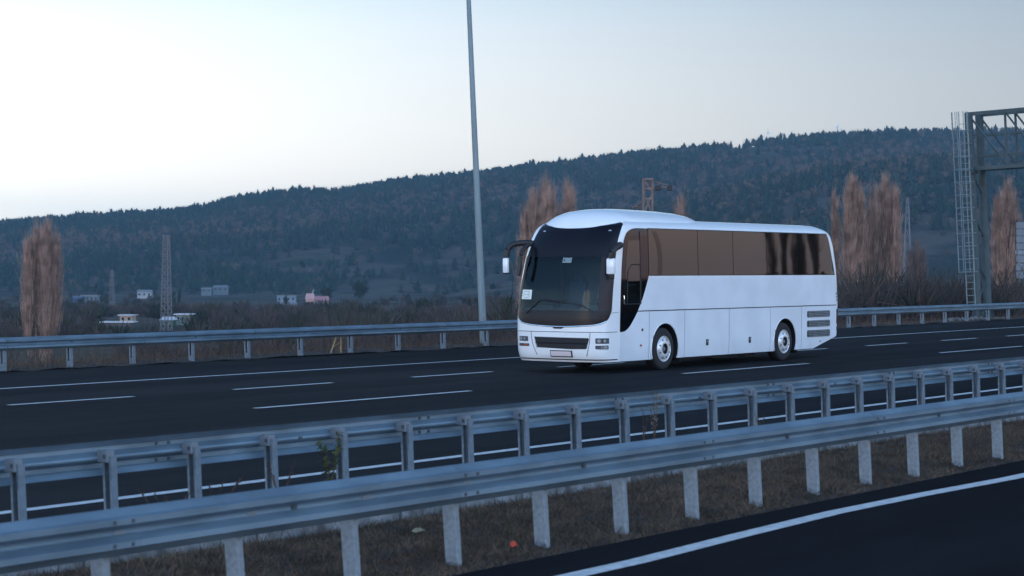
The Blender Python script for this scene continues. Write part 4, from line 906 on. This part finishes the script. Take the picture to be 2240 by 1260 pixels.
# ---------------------------------------------------------------- houses in the valley
def wall_m(n, c): return mat('wall_' + n, c, .9, noise=.06, nscale=.5)
def house(px0, px1, py_top, py_base, d, name, label, wall, roof, kind='gable', nwin=3, storeys=1, depth=None, yaw=0):
    W = (px1 - px0) * d / F_PX; X, Y, zb_ = at_depth((px0 + px1) / 2, py_base, d); H = (py_base - py_top) * d / F_PX; D = depth or max(4, W * .6)
    rot = math.atan2(RV.y, RV.x) + yaw; o = empty(name, (X, Y, zb_), (0, 0, rot)); tag(o, label, 'house' if 'house' in name else 'shed', 'buildings in the valley')
    hw = H * (.68 if kind == 'gable' else .92)
    MB().box((0, D / 2, hw / 2 - 1), (W, D, hw + 2)).build('wall', wall, o)
    if kind == 'gable': MB().add([(-W / 2 - .3, -.4, hw), (W / 2 + .3, -.4, hw), (W / 2 + .3, D + .4, hw), (-W / 2 - .3, D + .4, hw), (-W / 2 + .0, D / 2, H), (W / 2 - .0, D / 2, H)], [(0, 1, 5, 4), (2, 3, 4, 5), (0, 4, 3), (1, 2, 5), (0, 3, 2, 1)]).build('roof', roof, o)
    else: MB().box((0, D / 2, hw + H * .05), (W + .8, D + .8, H * .1)).build('roof', roof, o)
    for s_ in range(storeys):
        for k in range(nwin):
            f = MB().box((-W / 2 + W * (k + .5) / nwin, -.02, hw * (s_ + .55) / storeys), (min(1.1, W / nwin * .45), .08, hw / storeys * .42)).build('window', M_PYL, o)
            MB().box((-W / 2 + W * (k + .5) / nwin, -.05, hw * (s_ + .55) / storeys), (min(.9, W / nwin * .36), .06, hw / storeys * .36)).build('pane', M_BLACK, f)
    return o
WP, WW, WBL, WG, WO = wall_m('pink', (.62, .36, .33)), wall_m('white', (.30, .32, .34)), wall_m('blue', (.05, .12, .26)), wall_m('green', (.03, .10, .07)), wall_m('cream', (.38, .28, .22))
RR, RG, RW = mat('roof_red', (.22, .10, .09), .9), mat('roof_grey', (.15, .17, .19), .8), mat('roof_white', (.48, .50, .53), .7)
h1 = house(669, 686, 642, 678, 800, 'valley_house', 'narrow pink two-storey house with twin dark windows and a rounded gable', wall_m('rose', (.50, .30, .27)), wall_m('rose2', (.42, .25, .24)), nwin=2, storeys=1)
house(686, 718, 648, 676, 806, 'valley_house', 'long pink-roofed wing attached to the narrow pink house', wall_m('mauve', (.26, .18, .22)), mat('roof_pink', (.34, .17, .18), .9), nwin=3)
MB().tube([(0, 3, 5.2), (1.4, 3, 8.2)], .22, 6).build('chimney', WW, h1)
house(606, 646, 646, 662, 850, 'valley_house', 'pale flat-roofed house behind the dark cypress', wall_m('paleblue', (.16, .22, .28)), RG, 'flat', nwin=4)
house(631, 650, 662, 682, 700, 'valley_house', 'small whitish house below the pale flat-roofed one', WW, RG, nwin=2)
house(160, 178, 648, 664, 900, 'valley_house', 'bright blue building at the hill foot beside the bare trees', WBL, RG, 'flat', nwin=2)
house(178, 214, 646, 668, 905, 'valley_house', 'pale building touching the bright blue one', wall_m('paleb2', (.14, .18, .21)), RG, 'flat', nwin=4, storeys=2)
house(300, 331, 634, 650, 1050, 'valley_house', 'little white house cluster farthest up the valley', WW, RG, nwin=3)
house(262, 289, 689, 706, 380, 'valley_house', 'small white and orange house above the long white roof', WO, RW, 'flat', nwin=2)
house(224, 286, 704, 728, 340, 'field_shed', 'long low shed with a thin white roof edge', wall_m('dim', (.10, .09, .10)), RW, 'flat', nwin=5)
house(352, 377, 693, 716, 345, 'field_shed', 'small green shed with a white gable roof at the mast foot', WG, RW, nwin=1)
house(385, 414, 687, 708, 350, 'field_shed', 'cream shed with a flat bright white roof next to the green shed', wall_m('lightgreen', (.18, .22, .20)), RW, 'flat', nwin=3)
house(22, 48, 685, 702, 600, 'valley_house', 'low greyish house half hidden by bushes at the picture edge', wall_m('grey', (.13, .14, .16)), RG, nwin=3)
house(440, 462, 629, 640, 1150, 'valley_house', 'pale low farm building on the lower slope', wall_m('dull1', (.10, .13, .15)), RG, nwin=2); house(466, 498, 624, 638, 1160, 'valley_house', 'longer pale farm roof higher on the lower slope', wall_m('gr2', (.10, .13, .15)), wall_m('gr3', (.12, .15, .18)), nwin=3)
# ---------------------------------------------------------------- valley scrub: bare thickets, one mass
def scrub(name, label, n, dr, pr, hr, m, per, tw, shape=.6, keep=None):
    V, F = [], []; off = 0; dd = np.exp(RNG.uniform(math.log(dr[0]), math.log(dr[1]), n)); pp = RNG.uniform(pr[0], pr[1], n)
    X, Y = rd((pp - 1120) / F_PX * dd, dd); Z = terrain(X, Y)
    for k in range(n):
        if Y[k] < 41.5 or (keep is not None and not keep(pp[k], dd[k], X[k], Y[k])): continue
        h = RNG.uniform(*hr); w = h * RNG.uniform(.5, .9) * shape * 1.3; q = per
        a = RNG.random(q) * 6.283; rr = np.sqrt(RNG.random(q)) * w; P0 = np.stack([X[k] + rr * np.cos(a) * .6, Y[k] + rr * np.sin(a) * .6, Z[k] + h * RNG.random(q) * .55], 1)
        D = np.stack([np.cos(a) * rr / w * .8, np.sin(a) * rr / w * .8, .5 + RNG.random(q)], 1) + RNG.normal(size=(q, 3)) * .3
        v, f = ribbons(q, P0, D, h * RNG.uniform(.25, .55, q), np.full(q, tw * dd[k] / 400 + .004), .12); V.append(v); F.append(f + off); off += len(v)
    return tag(link(name, raw_mesh(name, np.concatenate(V), np.concatenate(F), m)), label, 'scrub', kind='stuff')
clear = lambda p, d, X, Y: not (215 < p < 420 and 240 < d < 400) and not (655 < p < 725 and 560 < d < 820) and nzf(X * 2.2, Y * 2.2) > -.55 and not (d > 560 and 380 < p < 1020 and nzf(X * .9, Y * .9) < .35)
scrub('bare_thicket', 'purplish brown leafless thicket spread over the valley floor', 2600, (95, 1150), (-80, 2330), (1.4, 4.0), M_SCR, 60, .085, keep=clear)
scrub('green_thicket', 'dull green bushes mixed into the valley thicket', 1000, (100, 1150), (-80, 2330), (1.5, 4.2), M_SCR2, 70, .14, keep=clear)
scrub('roadside_thicket', 'brown leafless brush close behind the far crash barrier', 330, (60, 120), (-60, 2330), (.7, 1.7), M_SCR, 70, .035, keep=lambda p, d, X, Y: 41 < Y < 58 and (p > 250 or d > 80))
# grass of the verges
def grass(name, label, n, X0, X1, Y0, Y1, hmin, hmax, m, w, lean=.5, zf=None, dens=None):
    # denser close to the camera
    u = RNG.random(n); X = X0 * (X1 / X0) ** u; Y = RNG.uniform(Y0, Y1, n)
    if dens is not None: k = nzf(X * dens, Y * dens) > RNG.uniform(-1.3, .9, n); X, Y = X[k], Y[k]; n = len(X)
    Z = zf(X, Y) if zf is not None else np.zeros(n); D = np.stack([RNG.normal(size=n) * lean, RNG.normal(size=n) * lean, np.ones(n)], 1)
    h = RNG.uniform(hmin, hmax, n) * RNG.uniform(.5, 1, n); V, F = ribbons(n, np.stack([X, Y, Z], 1), D, h, np.full(n, w) * RNG.uniform(.6, 1.4, n), .25)
    return tag(link(name, raw_mesh(name, V, F, m)), label, 'grass', kind='stuff')
grass('median_dry_grass', 'short dry brown grass covering the strip under the crash barrier', 170000, 6, 60, 9.64, 12.25, .03, .11, M_DRY, .0035, 1.3, dens=None, zf=verge_h)
grass('median_green_grass', 'dark green tufts in the strip under the crash barrier', 45000, 6, 60, 9.75, 12.1, .03, .11, M_GRN, .005, .9, dens=33, zf=verge_h)
grass('median_straw_clumps', 'pale straw clumps scattered through the strip', 26000, 6, 60, 9.7, 12.2, .07, .20, mat('straw_grass', (.11, .08, .05), .95, col2=(.20, .15, .10), nscale=3), .003, .9, dens=140, zf=lambda X, Y: verge_h(X, Y) - .02 - .12 * (nzf(X * 170, Y * 170) < .35))
grass('median_dead_weeds', 'thin reddish dead stalks in the strip', 3500, 8, 50, 10.0, 12.2, .12, .36, M_BRN, .003, .5, dens=20, zf=verge_h)
zt_ = lambda X, Y: terrain(X, Y)
grass('far_verge_grass', 'ochre dry grass along the foot of the far crash barrier', 30000, 22, 170, 37.35, 42, .10, .42, M_DRY, .008, .45, zf=zt_, dens=25)
grass('far_verge_weeds', 'brown dead weeds standing behind the far crash barrier', 9000, 22, 170, 38.0, 44, .3, 1.1, M_BRN, .007, .3, zf=zt_, dens=30)
# ---------------------------------------------------------------- tall weeds, litter
def weed(px, Y, zb_, h, label, m, n=60, leaf=.02, spread=.10, cat='weed', loc=None):
    X = on_y(px, 0, Y)[0] if loc is None else loc; o = empty('tall_weed', (X, Y, zb_)); tag(o, label, cat, 'tall weeds')
    mb = MB(); tips = []
    for k in range(4):
        a = random.random() * 6.28; p = [(0, 0, 0), (spread * .3 * math.cos(a), spread * .3 * math.sin(a), h * .4), (spread * math.cos(a), spread * math.sin(a), h * random.uniform(.75, 1))]; tips.append(p); mb.tube(p, [.006, .005, .002], 4)
    mb.build('stem', M_BRN, o)
    P = []
    for k in range(n):
        p = random.choice(tips); t = random.random(); q = np.array(p[1]) * (1 - t) + np.array(p[2]) * t if random.random() < .7 else np.array(p[1]) * t; P.append(q)
    P = np.array(P); V, F = ribbons(n, P, RNG.normal(size=(n, 3)) + [0, 0, .4], np.full(n, leaf * 2.5), np.full(n, leaf * .5), .2); link('leaf_spray', raw_mesh('leaf_spray', V, F, m), o)['kind'] = 'stuff'
weed(722, 13.5, .02, .75, 'leafy green weed climbing the open-backed barrier post', mat('weed_green', (.022, .036, .012), .9, col2=(.075, .085, .025), nscale=9), 260, .020, .12)
weed(1432, 13.4, .02, .85, 'upright dry flowering stalk between two open-backed barrier posts', mat('pale_stalk', (.13, .11, .08), .9, col2=(.22, .18, .13), nscale=8), 150, .014, .06)
weed(1407, 13.4, .02, .65, 'shorter dry stalk beside the taller flowering stalk', M_BRN, 80, .012, .05)
weed(615, 13.3, .02, .55, 'reddish dead weed beside an open-backed barrier post, near the green weed', M_BRN, 120, .012, .14)
weed(470, 13.3, .02, .50, 'bushy reddish dead weed midway between two barrier posts', M_BRN, 170, .011, .28)
weed(360, 13.3, .02, .40, 'low reddish weed left of the bushy one along the median barrier', M_BRN, 110, .011, .25)
weed(1668, 13.4, .02, .45, 'sparse dry weed under the open-backed barrier, well past the coach front', M_BRN, 60, .012, .12)
bw = empty('bent_reed', (on_y(738, 0, 37.9)[0], 37.9, -.1)); tag(bw, 'bent straw-coloured reed folded over behind the far crash barrier', 'reed')
MB().tube([(-.35, 0, 0), (.05, 0, .75), (.12, 0, .85)], .022, 5).build('stem', mat('straw', (.36, .26, .12), .9), bw); MB().tube([(.15, 0, .0), (.16, 0, .55), (.05, 0, .78)], .028, 5).build('stem', MATS['straw'], bw); MB().tube([(-.15, 0, .3), (.2, .05, .42)], .014, 4).build('stem', MATS['straw'], bw)
lit = MB().add([(-.09, -.03, 0), (.0, -.05, .02), (.09, -.02, 0), (.08, .05, .03), (-.02, .06, .05), (-.1, .03, .02), (0, 0, .06)], [(0, 1, 6), (1, 2, 6), (2, 3, 6), (3, 4, 6), (4, 5, 6), (5, 0, 6), (5, 4, 3, 2, 1, 0)])
lo = link('crumpled_wrapper', lit.mesh('crumpled_wrapper', mat('orange_litter', (.42, .05, .02), .6)), None, (on_y(1125, 0, 9.95)[0], 9.95, .06)); lo.scale = (.55, .55, .8); tag(lo, 'crumpled bright orange wrapper lying in the grass strip', 'litter')
lo2 = link('crumpled_wrapper', lit.mesh('crumpled_wrapper', mat('pale_litter', (.20, .19, .12), .8)), None, (on_y(918, 0, 11.1)[0], 11.1, .08)); lo2.scale = (.9, .7, .6); tag(lo2, 'pale yellowish scrap lying deeper in the grass strip', 'litter')
# ---------------------------------------------------------------- hill forest, one mass
def forest():
    n = 30000; d = np.sqrt(RNG.uniform(1050 ** 2, 2260 ** 2, n)); px = RNG.uniform(-70, 2320, n); r = (px - 1120) / F_PX * d; X, Y = rd(r, d); Z = terrain(X, Y)
    py = HOR - F_PX * (Z - CAM_H) / d
    patchn = nzf(X * 1.0, Y * 1.0)
    k = (Z > -12) & ~((patchn < -.42) & (py > 500) & (RNG.random(n) < .85)) & ~((px > 1880) & (py > 505)) & ~((px > 380) & (px < 720) & (py > 548) & (py < 590) & (RNG.random(n) < .7)) & ((py < 606) | (RNG.random(n) < .45))
    k &= ~((px > 1600) & (px < 1800) & (py > 322) & (py < 352) & (RNG.random(n) < .8))
    X, Y, Z, px, py, d = X[k], Y[k], Z[k], px[k], py[k], d[k]; n = len(X)
    br = nzf(X * 1.6 + 300, Y * 1.6)
    belt = np.exp(-((py - np.interp(px, [0, 300, 600, 1000, 1150], [560, 530, 492, 440, 420])) / 28) ** 2) * (px < 1250) + .9 * np.exp(-((py - np.interp(px, [1350, 1600, 1900, 2240], [460, 385, 345, 330])) / 30) ** 2) * (px > 1350)
    brown = (RNG.random(n) < .08 + .16 * (px > 1250) + .55 * belt + .25 * (br > .4))
    H = RNG.uniform(5.5, 9.5, n) * (1 + .25 * (RNG.random(n) < .1)) * np.where(d > 1950, 1.08, .95)
    Vt, Ft, Mt = [], [], []; off = 0
    for v in range(8):
        if v < 5:                      # conifer: ragged tiers
            vs, fs = [], []; b = 0
            for t_ in range(4):
                z0 = .12 + .2 * t_; z1 = min(1.0, z0 + .36); rr = (.27 - .055 * t_); m_ = 7
                ring = [(rr * RNG.uniform(.6, 1.25) * math.cos(2 * math.pi * q / m_), rr * RNG.uniform(.6, 1.25) * math.sin(2 * math.pi * q / m_), z0 + RNG.uniform(-.05, .05)) for q in range(m_)]
                vs += ring + [(RNG.normal() * .02, RNG.normal() * .02, z1)]; fs += [(b + q, b + (q + 1) % m_, b + m_) for q in range(m_)]; b += m_ + 1
            for q in range(14):
                a = RNG.random() * 6.28; z0 = RNG.uniform(.15, .8); rr = .30 * (1 - z0) + .05; c_ = np.array([rr * math.cos(a), rr * math.sin(a), z0]); t = RNG.normal(size=(3, 3)) * .055; vs += [tuple(c_ + t[0]), tuple(c_ + t[1]), tuple(c_ + t[2])]; fs.append((b, b + 1, b + 2)); b += 3
        else:                          # leafless broadleaf: small faces spread through a rounded crown
            vs, fs = [], []; b = 0
            for q in range(44):
                t = RNG.normal(size=3); t /= np.linalg.norm(t); c_ = t * RNG.random() ** .45 * [.36, .36, .36] + [0, 0, .55]; e_ = RNG.normal(size=(3, 3)) * [.045, .045, .075]
                vs += [tuple(c_ + e_[0]), tuple(c_ + e_[1]), tuple(c_ + e_[2])]; fs.append((b, b + 1, b + 2)); b += 3
        vs = np.array(vs); fs = np.array(fs)
        sel = np.where((~brown if v < 5 else brown) & (RNG.integers(0, 5 if v < 5 else 3, n) == (v if v < 5 else v - 5)))[0]
        if v in (4, 7): pass
        m_ = len(sel)
        if m_ == 0: continue
        a = RNG.random(m_) * 6.28; ca, sa = np.cos(a), np.sin(a); h = H[sel] * (1 if v < 5 else .85); wd = h * RNG.uniform(.95, 1.45, m_)
        x = (vs[None, :, 0] * ca[:, None] - vs[None, :, 1] * sa[:, None]) * wd[:, None] + X[sel][:, None]; y = (vs[None, :, 0] * sa[:, None] + vs[None, :, 1] * ca[:, None]) * wd[:, None] + Y[sel][:, None]; z = vs[None, :, 2] * h[:, None] + Z[sel][:, None] - .4
        Vt.append(np.stack([x, y, z], -1).reshape(-1, 3)); Ft.append((fs[None] + (np.arange(m_) * len(vs))[:, None, None]).reshape(-1, 3) + off); off += m_ * len(vs)
        tone = RNG.integers(0, 3, m_) if v < 5 else 3 + RNG.integers(0, 2, m_)
        Mt.append(np.repeat(tone, len(fs)))
    ms = [mat('conifer_a', (.006, .017, .012), .95), mat('conifer_b', (.009, .026, .018), .95), mat('conifer_c', (.014, .024, .016), .95), mat('oak_twig', (.085, .060, .046), .95), mat('oak_twig_pale', (.13, .092, .070), .95)]
    tag(link('hill_forest', raw_mesh('hill_forest', np.concatenate(Vt), np.concatenate(Ft), ms, np.concatenate(Mt))), 'dense conifer and brown oak wood covering the long hill', 'forest', kind='stuff')
forest()
# ---------------------------------------------------------------- haze
def haze():
    zb_, zt = -19.0, 262.0; R = 6350
    o = MB().box((0, 0, (zb_ + zt) / 2), (2 * R, 2 * R, zt - zb_)).build('haze', bpy.data.materials.new('haze')); tag(o, 'thin bluish evening haze over the whole valley', 'haze', kind='stuff')
    m = o.data.materials[0]; m.use_nodes = True; n = m.node_tree.nodes; l = m.node_tree.links
    for x in list(n):
        if x.type != 'OUTPUT_MATERIAL': n.remove(x)
    v = n.new('ShaderNodeVolumePrincipled'); v.inputs['Color'].default_value = (.34, .68, .98, 1); v.inputs['Density'].default_value = HAZE; v.inputs['Anisotropy'].default_value = .2
    l.new(v.outputs[0], n['Material Output'].inputs['Volume'] if 'Material Output' in n else [x for x in n if x.type == 'OUTPUT_MATERIAL'][0].inputs['Volume'])
HAZE = .00012
haze()
